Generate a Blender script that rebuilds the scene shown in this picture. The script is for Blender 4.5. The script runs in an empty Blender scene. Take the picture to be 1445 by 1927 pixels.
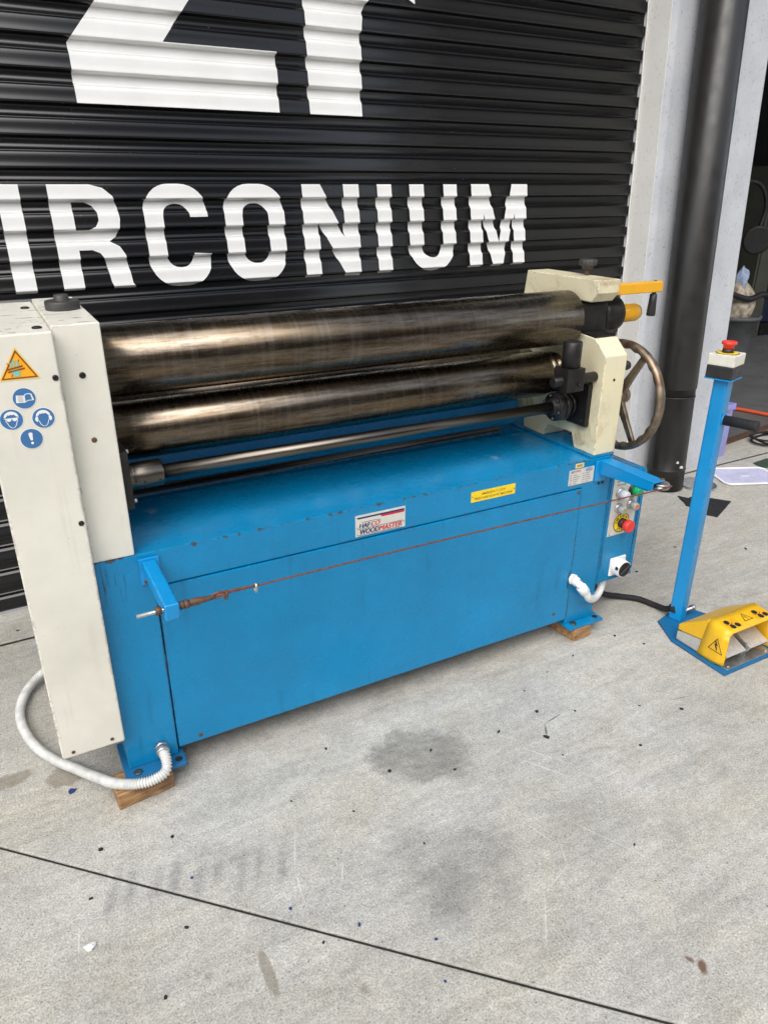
import bpy, bmesh, math, random
from mathutils import Vector, Matrix, Euler
from mathutils.geometry import tessellate_polygon
rnd = random.Random(7)
SC = bpy.context.scene
COL = SC.collection
rad = math.radians

# ------------------------------------------------------------------ camera
YAW, PITCH, ROLL = rad(28.576), rad(24.093), rad(0.264)
fw = Vector((math.sin(YAW)*math.cos(PITCH), math.cos(YAW)*math.cos(PITCH), -math.sin(PITCH)))
rt = Vector((math.cos(YAW), -math.sin(YAW), 0)); up = rt.cross(fw)
r2 = math.cos(ROLL)*rt + math.sin(ROLL)*up; u2 = -math.sin(ROLL)*rt + math.cos(ROLL)*up
cam = bpy.data.cameras.new('camera'); cam.sensor_fit = 'HORIZONTAL'; cam.sensor_width = 36
cam.lens = 1375.13/1445*36; cam.clip_start = 0.02; cam.clip_end = 400
camo = bpy.data.objects.new('camera', cam); COL.objects.link(camo)
m = Matrix((r2, u2, -fw)).transposed().to_4x4(); m.translation = (-0.1135, -1.5098, 1.3714)
camo.matrix_world = m
SC.camera = camo

# ------------------------------------------------------------------ sky, sun, exposure
SUN_EL, SUN_AZ = rad(50), rad(220)          # azimuth clockwise from +Y
W = bpy.data.worlds.new('World'); SC.world = W; W.use_nodes = True
wn = W.node_tree; wn.nodes.clear()
sky = wn.nodes.new('ShaderNodeTexSky'); sky.sky_type = 'NISHITA'; sky.sun_disc = False
sky.sun_elevation = SUN_EL; sky.sun_rotation = SUN_AZ; sky.dust_density = 2.0; sky.air_density = 1.0
hs = wn.nodes.new('ShaderNodeHueSaturation'); hs.inputs['Saturation'].default_value = 0.38
bg = wn.nodes.new('ShaderNodeBackground'); bg.inputs['Strength'].default_value = 0.15
wo = wn.nodes.new('ShaderNodeOutputWorld')
wn.links.new(sky.outputs[0], hs.inputs['Color']); wn.links.new(hs.outputs[0], bg.inputs['Color'])
wn.links.new(bg.outputs[0], wo.inputs['Surface'])
sl = bpy.data.lights.new('sun', 'SUN'); sl.energy = 1.3; sl.angle = rad(60); sl.color = (1, .96, .9)
so = bpy.data.objects.new('sun', sl); COL.objects.link(so); so.location = (0, -3, 6)
sd = Vector((math.sin(SUN_AZ)*math.cos(SUN_EL), math.cos(SUN_AZ)*math.cos(SUN_EL), math.sin(SUN_EL)))
so.rotation_euler = (-sd).to_track_quat('-Z', 'Y').to_euler()
SC.render.engine = 'CYCLES'
vs = SC.view_settings; vs.view_transform = 'Standard'; vs.look = 'None'; vs.gamma = 1
vs.use_curve_mapping = False; vs.exposure = 0.9

# ------------------------------------------------------------------ node helper
class NT:
    def __init__(s, name):
        s.m = bpy.data.materials.new(name); s.m.use_nodes = True
        s.t = s.m.node_tree; s.b = s.t.nodes['Principled BSDF']; s._pos = None
    def n(s, ty, **kw):
        x = s.t.nodes.new(ty)
        for k, v in kw.items(): setattr(x, k, v)
        return x
    def set(s, sock, v):
        if isinstance(v, bpy.types.NodeSocket): s.t.links.new(v, sock)
        elif isinstance(v, (tuple, list)) and len(v) == 3 and sock.type == 'RGBA': sock.default_value = (*v, 1)
        else: sock.default_value = v
    @property
    def pos(s):
        if s._pos is None: s._pos = s.n('ShaderNodeNewGeometry').outputs['Position']
        return s._pos
    def math(s, op, a, b=0.0, clamp=False):
        x = s.n('ShaderNodeMath', operation=op); x.use_clamp = clamp
        s.set(x.inputs[0], a); s.set(x.inputs[1], b); return x.outputs[0]
    def mapv(s, scale=(1, 1, 1), loc=(0, 0, 0), rot=(0, 0, 0), v=None):
        x = s.n('ShaderNodeMapping'); s.set(x.inputs['Vector'], v or s.pos)
        x.inputs['Scale'].default_value = scale; x.inputs['Location'].default_value = loc; x.inputs['Rotation'].default_value = rot
        return x.outputs[0]
    def noise(s, scale, detail=3, rough=.55, v=None, dist=0):
        x = s.n('ShaderNodeTexNoise'); s.set(x.inputs['Vector'], v or s.pos)
        x.inputs['Scale'].default_value = scale; x.inputs['Detail'].default_value = detail
        x.inputs['Roughness'].default_value = rough; x.inputs['Distortion'].default_value = dist
        return x.outputs['Fac']
    def ramp(s, f, lo, hi, a=0., b=1.):
        x = s.n('ShaderNodeMapRange'); x.clamp = True
        s.set(x.inputs[0], f)
        for i, q in enumerate((lo, hi, a, b)): x.inputs[i+1].default_value = q
        return x.outputs[0]
    def mix(s, f, a, b):
        x = s.n('ShaderNodeMix', data_type='RGBA'); s.set(x.inputs[0], f); s.set(x.inputs[6], a); s.set(x.inputs[7], b)
        return x.outputs[2]
    def mul(s, col, f):
        x = s.n('ShaderNodeMix', data_type='RGBA', blend_type='MULTIPLY'); x.inputs[0].default_value = 1
        s.set(x.inputs[6], col); s.set(x.inputs[7], f); return x.outputs[2]
    def bump(s, h, strength=.3, dist=.002):
        x = s.n('ShaderNodeBump'); x.inputs['Strength'].default_value = strength; x.inputs['Distance'].default_value = dist
        s.set(x.inputs['Height'], h); s.t.links.new(x.outputs[0], s.b.inputs['Normal'])
    def edge(s, radius):
        bv = s.n('ShaderNodeBevel'); bv.samples = 4; bv.inputs['Radius'].default_value = radius
        g = s.n('ShaderNodeNewGeometry')
        d = s.n('ShaderNodeVectorMath', operation='DOT_PRODUCT'); s.t.links.new(bv.outputs[0], d.inputs[0]); s.t.links.new(g.outputs['True Normal'], d.inputs[1])
        return s.ramp(d.outputs['Value'], .99, .86)
    def out(s, col=None, rough=None, metal=None, coat=None, spec=None):
        b = s.b.inputs
        if col is not None: s.set(b['Base Color'], col)
        if rough is not None: s.set(b['Roughness'], rough)
        if metal is not None: s.set(b['Metallic'], metal)
        if coat is not None: s.set(b['Coat Weight'], coat); b['Coat Roughness'].default_value = .12
        if spec is not None: s.set(b['Specular IOR Level'], spec)
        return s.m

def plain(name, col, rough=.5, metal=0., var=.18, scale=25, bump=0.):
    n = NT(name); f = n.ramp(n.noise(scale, 4), .3, .7, 1-var, 1+var)
    c = n.mul(col, n.mix(1.0, (1, 1, 1), f))
    r = n.ramp(n.noise(scale*2.3, 3), .3, .7, max(.03, rough-.08), min(1, rough+.08))
    if bump: n.bump(n.noise(scale*8, 3), bump, .001)
    return n.out(c, r, metal)

def frame_wear(n, c):
    sx = n.n('ShaderNodeSeparateXYZ'); n.set(sx.inputs[0], n.pos)
    zz = n.math('SUBTRACT', sx.outputs[2], .6285)
    dd = n.math('SQRT', n.math('ADD', n.math('MULTIPLY', zz, zz), n.math('MULTIPLY', sx.outputs[1], sx.outputs[1])))
    w = n.math('MULTIPLY', n.ramp(n.noise(1, 4, .7, n.mapv((38, 20, 20))), .52, .66, 0., .0085), n.ramp(n.noise(2.6, 2, .5, n.mapv((1, 1, 1), (3.3, 0, 0))), .42, .56))
    c = n.mix(n.math('MULTIPLY', n.math('LESS_THAN', dd, w), .9), c, (.06, .045, .035))
    # dark oil runs below the cream column
    run = n.ramp(n.noise(1, 4, .7, n.mapv((60, 1, 3.5), (1.3, 0, .7))), .60, .66)
    reg = n.math('MULTIPLY', n.ramp(sx.outputs[0], .11, .08), n.ramp(sx.outputs[2], .22, .50))
    c = n.mix(n.math('MULTIPLY', n.math('MULTIPLY', run, reg), .85), c, (.012, .02, .03))
    return c
def worn_paint(name, col, grime, chip, rough, drip=.5, coat=0., chips=.5, spots=.75, top=0., hook=None):
    n = NT(name)
    c = n.mul(col, n.mix(1., (1, 1, 1), n.ramp(n.noise(3.1, 5, .65), .3, .7, .84, 1.09)))
    # soft vertical grime runs
    d = n.noise(1, 4, .6, n.mapv((46, 46, 2.2)))
    d2 = n.noise(5, 3)
    dm = n.math('MULTIPLY', n.ramp(d, .56, .74), n.ramp(d2, .46, .66))
    c = n.mix(n.math('MULTIPLY', dm, drip), c, grime)
    # fine scuffs and specks
    c = n.mix(n.ramp(n.noise(170, 2), spots, spots+.04), c, chip)
    sc = n.noise(1, 3, .6, n.mapv((9, 9, 160), rot=(.4, .5, .2)))
    c = n.mix(n.math('MULTIPLY', n.ramp(sc, .71, .76), n.ramp(n.noise(7, 2), .56, .66)), c, n.mix(.5, col, (.6, .6, .6)))
    if chips > 0:
        big = n.ramp(n.noise(6, 2), .42, .56)
        e = n.math('MULTIPLY', n.math('MULTIPLY', n.edge(.009), big), n.ramp(n.noise(48, 5, .75), .56-.12*chips, .60-.12*chips))
        c = n.mix(e, c, chip)
    if top:
        ge = n.n('ShaderNodeNewGeometry'); sx = n.n('ShaderNodeSeparateXYZ'); n.set(sx.inputs[0], ge.outputs['Normal'])
        pm = n.ramp(n.noise(1, 4, .7, n.mapv((22, 75, 22))), .60, .63)
        c = n.mix(n.math('MULTIPLY', n.math('MULTIPLY', n.ramp(sx.outputs[2], .8, .95), pm), top), c, chip)
    if hook: c = hook(n, c)
    r = n.ramp(n.noise(9, 6, .7), .3, .7, rough-.1, rough+.14)
    n.bump(n.noise(230, 2), .05, .0006)
    return n.out(c, r, 0., coat)

M = {}
M['blue'] = worn_paint('blue_machine_paint', (.0, .215, .455), (.003, .055, .11), (.05, .035, .03), .25, .6, .0, .9)
M['blue_frame'] = worn_paint('worn_blue_frame_paint', (.0, .215, .455), (.003, .055, .11), (.05, .035, .03), .25, .6, .0, .9, hook=frame_wear)
M['blue2'] = worn_paint('blue_stand_paint', (.001, .26, .60), (.01, .09, .2), (.04, .035, .03), .36, .5, .2, .4)
M['blue_plate'] = worn_paint('scuffed_blue_plate', (.006, .13, .30), (.02, .05, .09), (.05, .045, .04), .5, .7, 0, .9, .68)
M['cream'] = worn_paint('cream_paint', (.73, .71, .62), (.42, .37, .25), (.06, .025, .015), .38, .4, .1, .6, .76, .9)
M['cream_oily'] = None
M['yellow'] = worn_paint('yellow_paint', (.83, .47, .012), (.4, .2, .02), (.14, .07, .02), .42, .5, .1, 0, .74)
M['amber'] = worn_paint('amber_paint', (.80, .40, .01), (.4, .16, .01), (.2, .08, .01), .35, .4, .2, 0)
M['black_iron'] = plain('blackened_iron', (.028, .026, .025), .42, .55, .35, 30, .1)
M['black_plastic'] = plain('black_plastic', (.018, .018, .019), .48, 0, .3, 40, .05)
M['grey_plastic'] = plain('dark_grey_plastic', (.04, .039, .038), .5, 0, .3, 40, .05)
M['rubber'] = plain('black_rubber', (.013, .013, .014), .75, 0, .3, 40, .15)
M['grey_iron'] = plain('dark_grey_iron', (.10, .098, .095), .45, .75, .25, 40, .1)
M['galv'] = plain('galvanised_steel', (.5, .5, .49), .38, .9, .2, 60, .08)
M['alu'] = plain('brushed_aluminium', (.62, .61, .58), .36, .55, .1, 80)
M['white_plastic'] = plain('white_plastic', (.78, .78, .76), .4, 0, .06, 20)
M['grey_white'] = plain('grimy_white_plastic', (.56, .56, .54), .5, 0, .2, 30)
M['white_paint'] = plain('white_sign_paint', (.80, .80, .78), .5, 0, .05, 6)
M['red_plastic'] = plain('red_plastic', (.72, .045, .035), .35, 0, .1, 30)
M['green_plastic'] = plain('green_plastic', (.0, .36, .11), .25, 0, .1, 30)
M['lamp_white'] = plain('frosted_lamp', (.85, .85, .88), .25, 0, .04, 30)
M['orange_cap'] = plain('orange_cap', (.62, .2, .1), .4, 0, .15, 60)
M['olive_cap'] = plain('olive_cap', (.34, .33, .2), .4, 0, .15, 60)
M['clear_cap'] = plain('grey_clear_cap', (.42, .42, .40), .25, 0, .15, 50)
M['ink_black'] = plain('black_ink', (.015, .015, .017), .5, 0, .1, 20)
M['ink_navy'] = plain('navy_ink', (.012, .014, .11), .45, 0, .1, 20)
M['ink_red'] = plain('red_ink', (.55, .01, .03), .45, 0, .1, 20)
M['ink_grey'] = plain('grey_ink', (.2, .2, .2), .5, 0, .1, 20)
M['ink_brown'] = plain('brown_ink', (.22, .06, .015), .5, 0, .1, 20)
M['ink_teal'] = plain('teal_ink', (.2, .52, .42), .5, 0, .1, 20)
M['sign_blue'] = plain('sign_blue', (.045, .16, .36), .4, 0, .06, 20)
M['sign_white'] = plain('sign_white', (.78, .79, .80), .4, 0, .05, 20)
M['sign_yellow'] = plain('sign_yellow', (.86, .62, .02), .42, 0, .1, 40)
M['sign_orange'] = plain('sign_orange', (.86, .40, .015), .42, 0, .1, 40)
M['sign_cream'] = plain('sign_cream', (.82, .62, .22), .42, 0, .1, 40)
M['label_silver'] = plain('label_silver', (.66, .65, .60), .38, .2, .08, 40)
M['wood'] = None
M['copper'] = plain('rusty_wire', (.20, .085, .06), .5, .5, .35, 120)
M['rust'] = plain('rusty_steel', (.13, .075, .05), .6, .4, .4, 90, .2)
M['orange_hose'] = plain('orange_hose', (.65, .09, .03), .45, 0, .1, 20)
M['green_mat'] = plain('green_mat', (.03, .06, .04), .9, 0, .3, 90, .4)
M['leaf'] = plain('dark_leaf', (.02, .016, .013), .8, 0, .4, 60)
M['blue_flake'] = plain('blue_flake', (.02, .04, .17), .5, 0, .2, 60)
M['paper'] = plain('crumpled_paper', (.75, .76, .74), .7, 0, .1, 60)
M['cloth'] = plain('dirty_cloth', (.42, .36, .28), .9, 0, .6, 22, .5)
M['bluecloth'] = plain('pale_blue_cloth', (.42, .52, .72), .9, 0, .2, 60, .4)
M['bin'] = plain('grey_bin_plastic', (.12, .125, .13), .55, 0, .15, 12, .05)
M['cabinet'] = plain('olive_grey_cabinet', (.075, .078, .06), .5, 0, .12, 8)
M['navy'] = plain('navy_enamel', (.012, .02, .05), .4, 0, .2, 6)
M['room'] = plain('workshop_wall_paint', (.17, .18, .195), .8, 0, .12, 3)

def mk_steel():
    n = NT('oiled_roll_steel')
    a = n.noise(1, 6, .7, n.mapv((5, 90, 90)))
    b = n.noise(1, 6, .7, n.mapv((20, 90, 90), (3, 1, 2)))
    g = n.noise(1, 3, .6, n.mapv((70, 3.5, 3.5)))
    c = n.mix(n.ramp(a, .36, .64), (.075, .054, .036), (.21, .182, .148))
    c = n.mix(n.math('MULTIPLY', n.ramp(b, .5, .7), .7), c, (.05, .033, .02))
    tb = n.noise(1, 4, .6, n.mapv((2.2, 26, 26), (7, 3, 5)))
    c = n.mix(n.math('MULTIPLY', n.ramp(tb, .52, .66), .6), c, (.20, .14, .075))
    c = n.mix(n.math('MULTIPLY', n.ramp(g, .5, .75), .3), c, (.27, .25, .225))
    r = n.ramp(n.math('ADD', n.math('MULTIPLY', b, .6), n.math('MULTIPLY', g, .4)), .35, .65, .22, .33)
    n.bump(g, .03, .001)
    return n.out(c, r, 1.0)
M['roll'] = mk_steel()
def mk_shaft():
    n = NT('polished_shaft_steel')
    a = n.noise(1, 4, .6, n.mapv((3, 60, 60)))
    c = n.mix(n.ramp(a, .35, .7), (.10, .085, .07), (.23, .21, .185))
    return n.out(c, n.ramp(a, .3, .7, .24, .38), 1.0)
M['shaft'] = mk_shaft()
def mk_wheel():
    n = NT('bare_cast_iron')
    a = n.noise(28, 4)
    c = n.mix(n.ramp(a, .35, .65), (.17, .115, .075), (.33, .27, .2))
    n.bump(n.noise(160, 3), .15, .001)
    return n.out(c, n.ramp(a, .3, .7, .3, .5), .85)
M['wheel'] = mk_wheel()
def mk_oily():
    n = NT('oil_stained_cream_paint')
    c = n.mul((.74, .70, .52), n.mix(1., (1, 1, 1), n.ramp(n.noise(6, 4), .3, .7, .88, 1.06)))
    s = n.math('MULTIPLY', n.ramp(n.noise(11, 6, .75, None, .8), .48, .66), n.ramp(n.noise(5, 2), .44, .58))
    c = n.mix(n.math('MULTIPLY', n.ramp(n.noise(3, 3), .4, .65), .5), c, (.72, .60, .32))
    c = n.mix(n.math('MULTIPLY', s, .8), c, (.28, .16, .05))
    c = n.mix(n.ramp(n.noise(130, 3), .70, .76), c, (.2, .12, .05))
    e = n.math('MULTIPLY', n.edge(.007), n.ramp(n.noise(80, 4, .7), .5, .56))
    c = n.mix(e, c, (.05, .03, .02))
    return n.out(c, .4, 0, .1)
M['cream_oily'] = mk_oily()
def mk_wood():
    n = NT('rough_hardwood')
    a = n.noise(1, 5, .65, n.mapv((14, 130, 130)))
    c = n.mix(n.ramp(a, .32, .68), (.16, .075, .03), (.46, .27, .12))
    c = n.mix(n.math('MULTIPLY', n.ramp(n.noise(18, 3), .5, .7), .6), c, (.09, .05, .03))
    n.bump(a, .4, .003)
    return n.out(c, .75)
M['wood'] = mk_wood()
def mk_door():
    n = NT('black_colour_coated_steel')
    c = n.mix(n.ramp(n.noise(1, 4, .6, n.mapv((60, 60, 1.2))), .5, .8), (.006, .0062, .0075), (.007, .007, .0075))
    c = n.mix(n.ramp(n.noise(200, 1), .80, .81), c, (.25, .25, .25))
    r = n.ramp(n.noise(1.5, 2), .3, .7, .24, .27)
    return n.out(c, r, 0., None, .5)
M['door'] = mk_door()
def mk_wall(name, c0, c1, pit):
    n = NT(name)
    c = n.mix(n.ramp(n.noise(5, 5, .6), .3, .7), c0, c1)
    p = n.ramp(n.noise(1, 2, .5, n.mapv((95, 95, 60), rot=(0, .2, 0))), .62, .70)
    c = n.mix(n.math('MULTIPLY', p, .55), c, pit)
    c = n.mix(n.ramp(n.noise(60, 3), .68, .76), c, pit)
    n.bump(n.math('SUBTRACT', n.noise(90, 4), p), .25, .002)
    return n.out(c, .85, 0, None, .3)
M['wall'] = mk_wall('precast_concrete', (.46, .48, .51), (.57, .585, .61), (.3, .31, .33))
M['jamb'] = mk_wall('painted_jamb', (.80, .79, .75), (.86, .85, .81), (.6, .59, .55))

def mk_ground():
    n = NT('weathered_concrete')
    fine = n.noise(240, 3, .65); mid = n.noise(60, 4, .6); big = n.noise(2.2, 5, .6); agg = n.noise(160, 2, .5)
    c = n.mix(n.ramp(big, .3, .7), (.395, .384, .352), (.50, .488, .45))
    c = n.mul(c, n.mix(1., (1, 1, 1), n.ramp(fine, .32, .68, .68, 1.24)))
    c = n.mul(c, n.mix(1., (1, 1, 1), n.ramp(mid, .3, .7, .86, 1.12)))
    c = n.mix(n.ramp(agg, .66, .74), c, (.14, .135, .13))
    c = n.mix(n.math('MULTIPLY', n.ramp(agg, .34, .27), .6), c, (.66, .65, .62))
    # broom texture and swirled trowel marks
    sw = n.noise(1, 4, .6, n.mapv((5, 26, 1), rot=(0, 0, .6)), 1.2)
    c = n.mul(c, n.mix(1., (1, 1, 1), n.ramp(sw, .35, .65, .89, 1.07)))
    warm = n.ramp(n.noise(3.7, 4, .6, n.mapv((1, 1, 1), (4, 2, 0))), .42, .68)
    c = n.mix(n.math('MULTIPLY', warm, .5), c, n.mul(c, (1.03, .97, .84)))
    c = n.mul(c, n.mix(1., (1, 1, 1), n.ramp(n.noise(14, 5, .7), .3, .7, .9, 1.08)))
    c = n.mix(n.ramp(n.noise(95, 2, .5), .73, .77), c, (.16, .15, .14))
    wob = n.math('SUBTRACT', n.noise(9, 4, .65), .5)
    def blob(x, y, rx, ry, ang, soft, w=.8):
        mp = n.n('ShaderNodeMapping', vector_type='TEXTURE'); n.set(mp.inputs[0], n.pos)
        mp.inputs['Location'].default_value = (x, y, 0); mp.inputs['Rotation'].default_value = (0, 0, ang); mp.inputs['Scale'].default_value = (rx, ry, 1)
        s2 = n.n('ShaderNodeSeparateXYZ'); n.set(s2.inputs[0], mp.outputs[0])
        d = n.math('SQRT', n.math('ADD', n.math('MULTIPLY', s2.outputs[0], s2.outputs[0]), n.math('MULTIPLY', s2.outputs[1], s2.outputs[1])))
        return n.ramp(n.math('ADD', d, n.math('MULTIPLY', wob, w)), 1.0, 1.0-soft)
    wob2 = n.math('SUBTRACT', n.noise(55, 3, .65), .5)
    def blob2(*a):
        nonlocal wob
        keep = wob; wob = wob2; r_ = blob(*a); wob = keep; return r_
    wob = n.math('ADD', n.math('MULTIPLY', wob, 1.6), n.math('MULTIPLY', wob2, .5))
    mot = n.ramp(n.noise(24, 5, .7), .3, .62, .55, 1.05)
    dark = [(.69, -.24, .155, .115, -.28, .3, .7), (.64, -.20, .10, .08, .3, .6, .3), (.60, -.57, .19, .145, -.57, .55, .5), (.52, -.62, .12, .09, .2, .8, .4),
            (.13, -.30, .12, .05, -.5, .7, .3), (.75, -.02, .22, .09, .1, .9, .35), (.92, -.62, .15, .12, .4, 1., .3), (1.55, .55, .35, .2, .2, 1, .3), (2.2, .35, .4, .2, .1, 1., .3), (.2, -.15, .2, .08, .1, 1., .3), (.03, -.02, .11, .075, .1, .5, .55), (1.43, .06, .075, .12, .1, .5, .55), (.75, .12, .8, .13, 0, .7, .4)]  # closing entries: shade painted into the concrete under both timber blocks and the machine
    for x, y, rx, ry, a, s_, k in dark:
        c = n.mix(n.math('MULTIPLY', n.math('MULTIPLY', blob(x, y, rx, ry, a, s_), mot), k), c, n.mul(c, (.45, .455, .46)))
    for i in range(9):                       # tyre tread print
        x, y = -.10+.043*i, -.29-.013*i+(.02 if i % 2 else 0)
        c = n.mix(n.math('MULTIPLY', blob(x, y, .016, .075-.008*(i % 3), -.4+.06*(i % 2), .85, .8), .5), c, n.mul(c, (.55, .555, .58)))
    tan = [(.133, -.607, .0125, .058, -.02, .25, .62), (-.14, .119, .052, .045, .1, .25, .6), (-.275, .165, .07, .03, .1, .3, .6),
           (.872, -.990, .020, .011, .9, .5, .9), (.862, -.968, .006, .012, .4, .4, .8), (.03, -.56, .012, .010, 0, .6, .4), (.28, -.72, .012, .015, 0, .6, .5), (1.48, -.40, .045, .003, -.2, .6, .6)]
    for i, (x, y, rx, ry, a, s_, k) in enumerate(tan):
        tc = (.13, .065, .03) if i in (3, 4) else (.19, .16, .115)
        c = n.mix(n.math('MULTIPLY', blob2(x, y, rx, ry, a, s_, .9 if i else .5), k), c, tc)
    # pale scratches and a dark crack
    def seg(x0, y0, x1, y1, w): return blob2((x0+x1)/2, (y0+y1)/2, math.hypot(x1-x0, y1-y0)/2*1.1, w, math.atan2(y1-y0, x1-x0), .8, .9)
    for q in ((.307, -.311, .263, -.419, .0026), (.263, -.419, .251, -.508, .0026), (.367, -.444, .339, -.498, .003), (.785, -.533, .818, -.646, .002), (.818, -.646, .80, -.69, .002), (.80, -.69, .71, -.72, .0022),
              (.71, -.72, .628, -.823, .003), (.868, -.559, .997, -.813, .0016), (.90, -.36, .99, -.50, .0028), (.93, -.33, 1.02, -.46, .002), (-.17, -.33, -.18, -.40, .003)):
        c = n.mix(n.math('MULTIPLY', seg(*q), .5), c, (.70, .69, .66))
    for q in ((1.03, -.345, 1.06, -.30, .004), (1.06, -.30, 1.13, -.29, .003)):
        c = n.mix(n.math('MULTIPLY', seg(*q), .85), c, (.05, .04, .035))
    n.bump(n.math('ADD', n.math('MULTIPLY', fine, .5), n.math('ADD', n.math('MULTIPLY', agg, .5), mid)), .55, .0035)
    return n.out(c, n.ramp(mid, .3, .7, .78, .95), 0, None, .35)
M['ground'] = mk_ground()
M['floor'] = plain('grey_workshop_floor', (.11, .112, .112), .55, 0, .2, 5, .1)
M['joint'] = plain('joint_filler', (.022, .021, .019), .95, 0, .4, 160, .6)
def mk_translucent(name, col, alpha):
    n = NT(name); n.b.inputs['Transmission Weight'].default_value = alpha; n.b.inputs['IOR'].default_value = 1.15
    f = n.ramp(n.noise(20, 3), .3, .7, .9, 1.1)
    return n.out(n.mul(col, n.mix(1., (1, 1, 1), f)), .35)
M['purple'] = mk_translucent('translucent_lilac_plastic', (.50, .50, .86), .45)
M['purple_solid'] = plain('lilac_clip_plastic', (.20, .13, .62), .4, 0, .1, 20)
M['lid'] = mk_translucent('milky_lid_plastic', (.66, .66, .86), .3)

# ------------------------------------------------------------------ mesh helpers
class MB:
    def __init__(s): s.bm = bmesh.new()
    def face(s, vs, smooth=False):
        try:
            f = s.bm.faces.new(vs); f.smooth = smooth; return f
        except ValueError: return None
    def box(s, x0, x1, y0, y1, z0, z1, M4=None):
        c = [Vector((x, y, z)) for z in (z0, z1) for y in (y0, y1) for x in (x0, x1)]
        if M4 is not None: c = [M4 @ q for q in c]
        v = [s.bm.verts.new(q) for q in c]
        for f in ((0, 2, 3, 1), (4, 5, 7, 6), (0, 1, 5, 4), (2, 6, 7, 3), (0, 4, 6, 2), (1, 3, 7, 5)): s.face([v[i] for i in f])
        return s
    def prism(s, pts, axis, a0, a1, M4=None):
        def P(q, a):
            w = {'x': (a, q[0], q[1]), 'y': (q[0], a, q[1]), 'z': (q[0], q[1], a)}[axis]
            w = Vector(w); return M4 @ w if M4 is not None else w
        A = [s.bm.verts.new(P(q, a0)) for q in pts]; B = [s.bm.verts.new(P(q, a1)) for q in pts]
        n = len(pts)
        s.face(A[::-1]); s.face(B)
        for i in range(n): s.face([A[i], A[(i+1) % n], B[(i+1) % n], B[i]])
        return s
    def lathe(s, p0, d, prof, n=32, mod=None):
        p0 = Vector(p0); d = Vector(d).normalized()
        a = d.orthogonal().normalized(); b = d.cross(a)
        rings = []
        for t, r in prof:
            rings.append([s.bm.verts.new(p0 + d*t + (a*math.cos(2*math.pi*i/n) + b*math.sin(2*math.pi*i/n))*(r*(mod(i, n) if mod else 1))) for i in range(n)])
        s.face(rings[0][::-1]); s.face(rings[-1])
        for k in range(len(rings)-1):
            sm = abs(prof[k+1][0]-prof[k][0]) > 1e-6
            for i in range(n): s.face([rings[k][i], rings[k][(i+1) % n], rings[k+1][(i+1) % n], rings[k+1][i]], sm)
        return s
    def cyl(s, p0, p1, r, r2=None, n=28, ch=0.):
        p0 = Vector(p0); p1 = Vector(p1); L = (p1-p0).length; r2 = r if r2 is None else r2
        pr = [(0, r-ch), (ch, r), (L-ch, r2), (L, r2-ch)] if ch else [(0, r), (L, r2)]
        return s.lathe(p0, p1-p0, pr, n)
    def tube(s, pts, r, n=10, closed=False, rib=None):
        pts = [Vector(q) for q in pts]; N = len(pts); rings = []; prev = None
        for i, q in enumerate(pts):
            a = pts[(i-1) % N] if (closed or i > 0) else q; b = pts[(i+1) % N] if (closed or i < N-1) else q
            t = (b-a).normalized()
            u = t.orthogonal().normalized() if prev is None else (prev - t*prev.dot(t)).normalized()
            prev = u; v = t.cross(u); rr = rib(i) if rib else r
            rings.append([s.bm.verts.new(q + (u*math.cos(2*math.pi*k/n) + v*math.sin(2*math.pi*k/n))*rr) for k in range(n)])
        for i in range(N if closed else N-1):
            A, B = rings[i], rings[(i+1) % N]
            for k in range(n): s.face([A[k], A[(k+1) % n], B[(k+1) % n], B[k]], True)
        if not closed: s.face(rings[0][::-1]); s.face(rings[-1])
        return s
    def disc(s, c, nrm, r, n=36, th=.0004):
        c = Vector(c); return s.lathe(c, nrm, [(0, r), (th, r)], n)
    def build(s, name, mat, parent=None, bev=0., seg=2, origin=None):
        bmesh.ops.recalc_face_normals(s.bm, faces=s.bm.faces)
        if origin is not None:
            bmesh.ops.translate(s.bm, verts=s.bm.verts, vec=-Vector(origin))
        me = bpy.data.meshes.new(name); s.bm.to_mesh(me); s.bm.free()
        me.materials.append(M[mat] if isinstance(mat, str) else mat)
        o = bpy.data.objects.new(name, me); COL.objects.link(o); o.parent = parent
        if origin is not None: o.location = origin
        if bev:
            md = o.modifiers.new('bevel', 'BEVEL'); md.width = bev; md.segments = seg; md.limit_method = 'ANGLE'; md.angle_limit = rad(40)
        return o
def spline(P, per=10, closed=False):
    P = [Vector(q) for q in P]; N = len(P); out = []
    rng = range(N if closed else N-1)
    for i in rng:
        g = (lambda k: P[k % N]) if closed else (lambda k: P[min(max(k, 0), N-1)])
        a, b, c, d = g(i-1), g(i), g(i+1), g(i+2)
        for k in range(per):
            t = k/per
            out.append(.5*((2*b) + (c-a)*t + (2*a-5*b+4*c-d)*t*t + (3*b-a-3*c+d)*t**3))
    if not closed: out.append(P[-1])
    return out
def resample(P, step):
    out = [P[0]]; acc = 0.
    for a, b in zip(P, P[1:]):
        L = (b-a).length; pos = step-acc
        while pos <= L:
            out.append(a.lerp(b, pos/L)); pos += step
        acc = (acc+L) % step
    return out
def tag(o, label=None, cat=None, group=None, kind=None):
    for k, v in (('label', label), ('category', cat), ('group', group), ('kind', kind)):
        if v: o[k] = v
    return o
def thing(name, label, cat, loc=(0, 0, 0), rot=(0, 0, 0), group=None):
    o = bpy.data.objects.new(name, None); o.empty_display_size = .1; COL.objects.link(o)
    o.location = loc; o.rotation_euler = rot
    return tag(o, label, cat, group)
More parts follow.
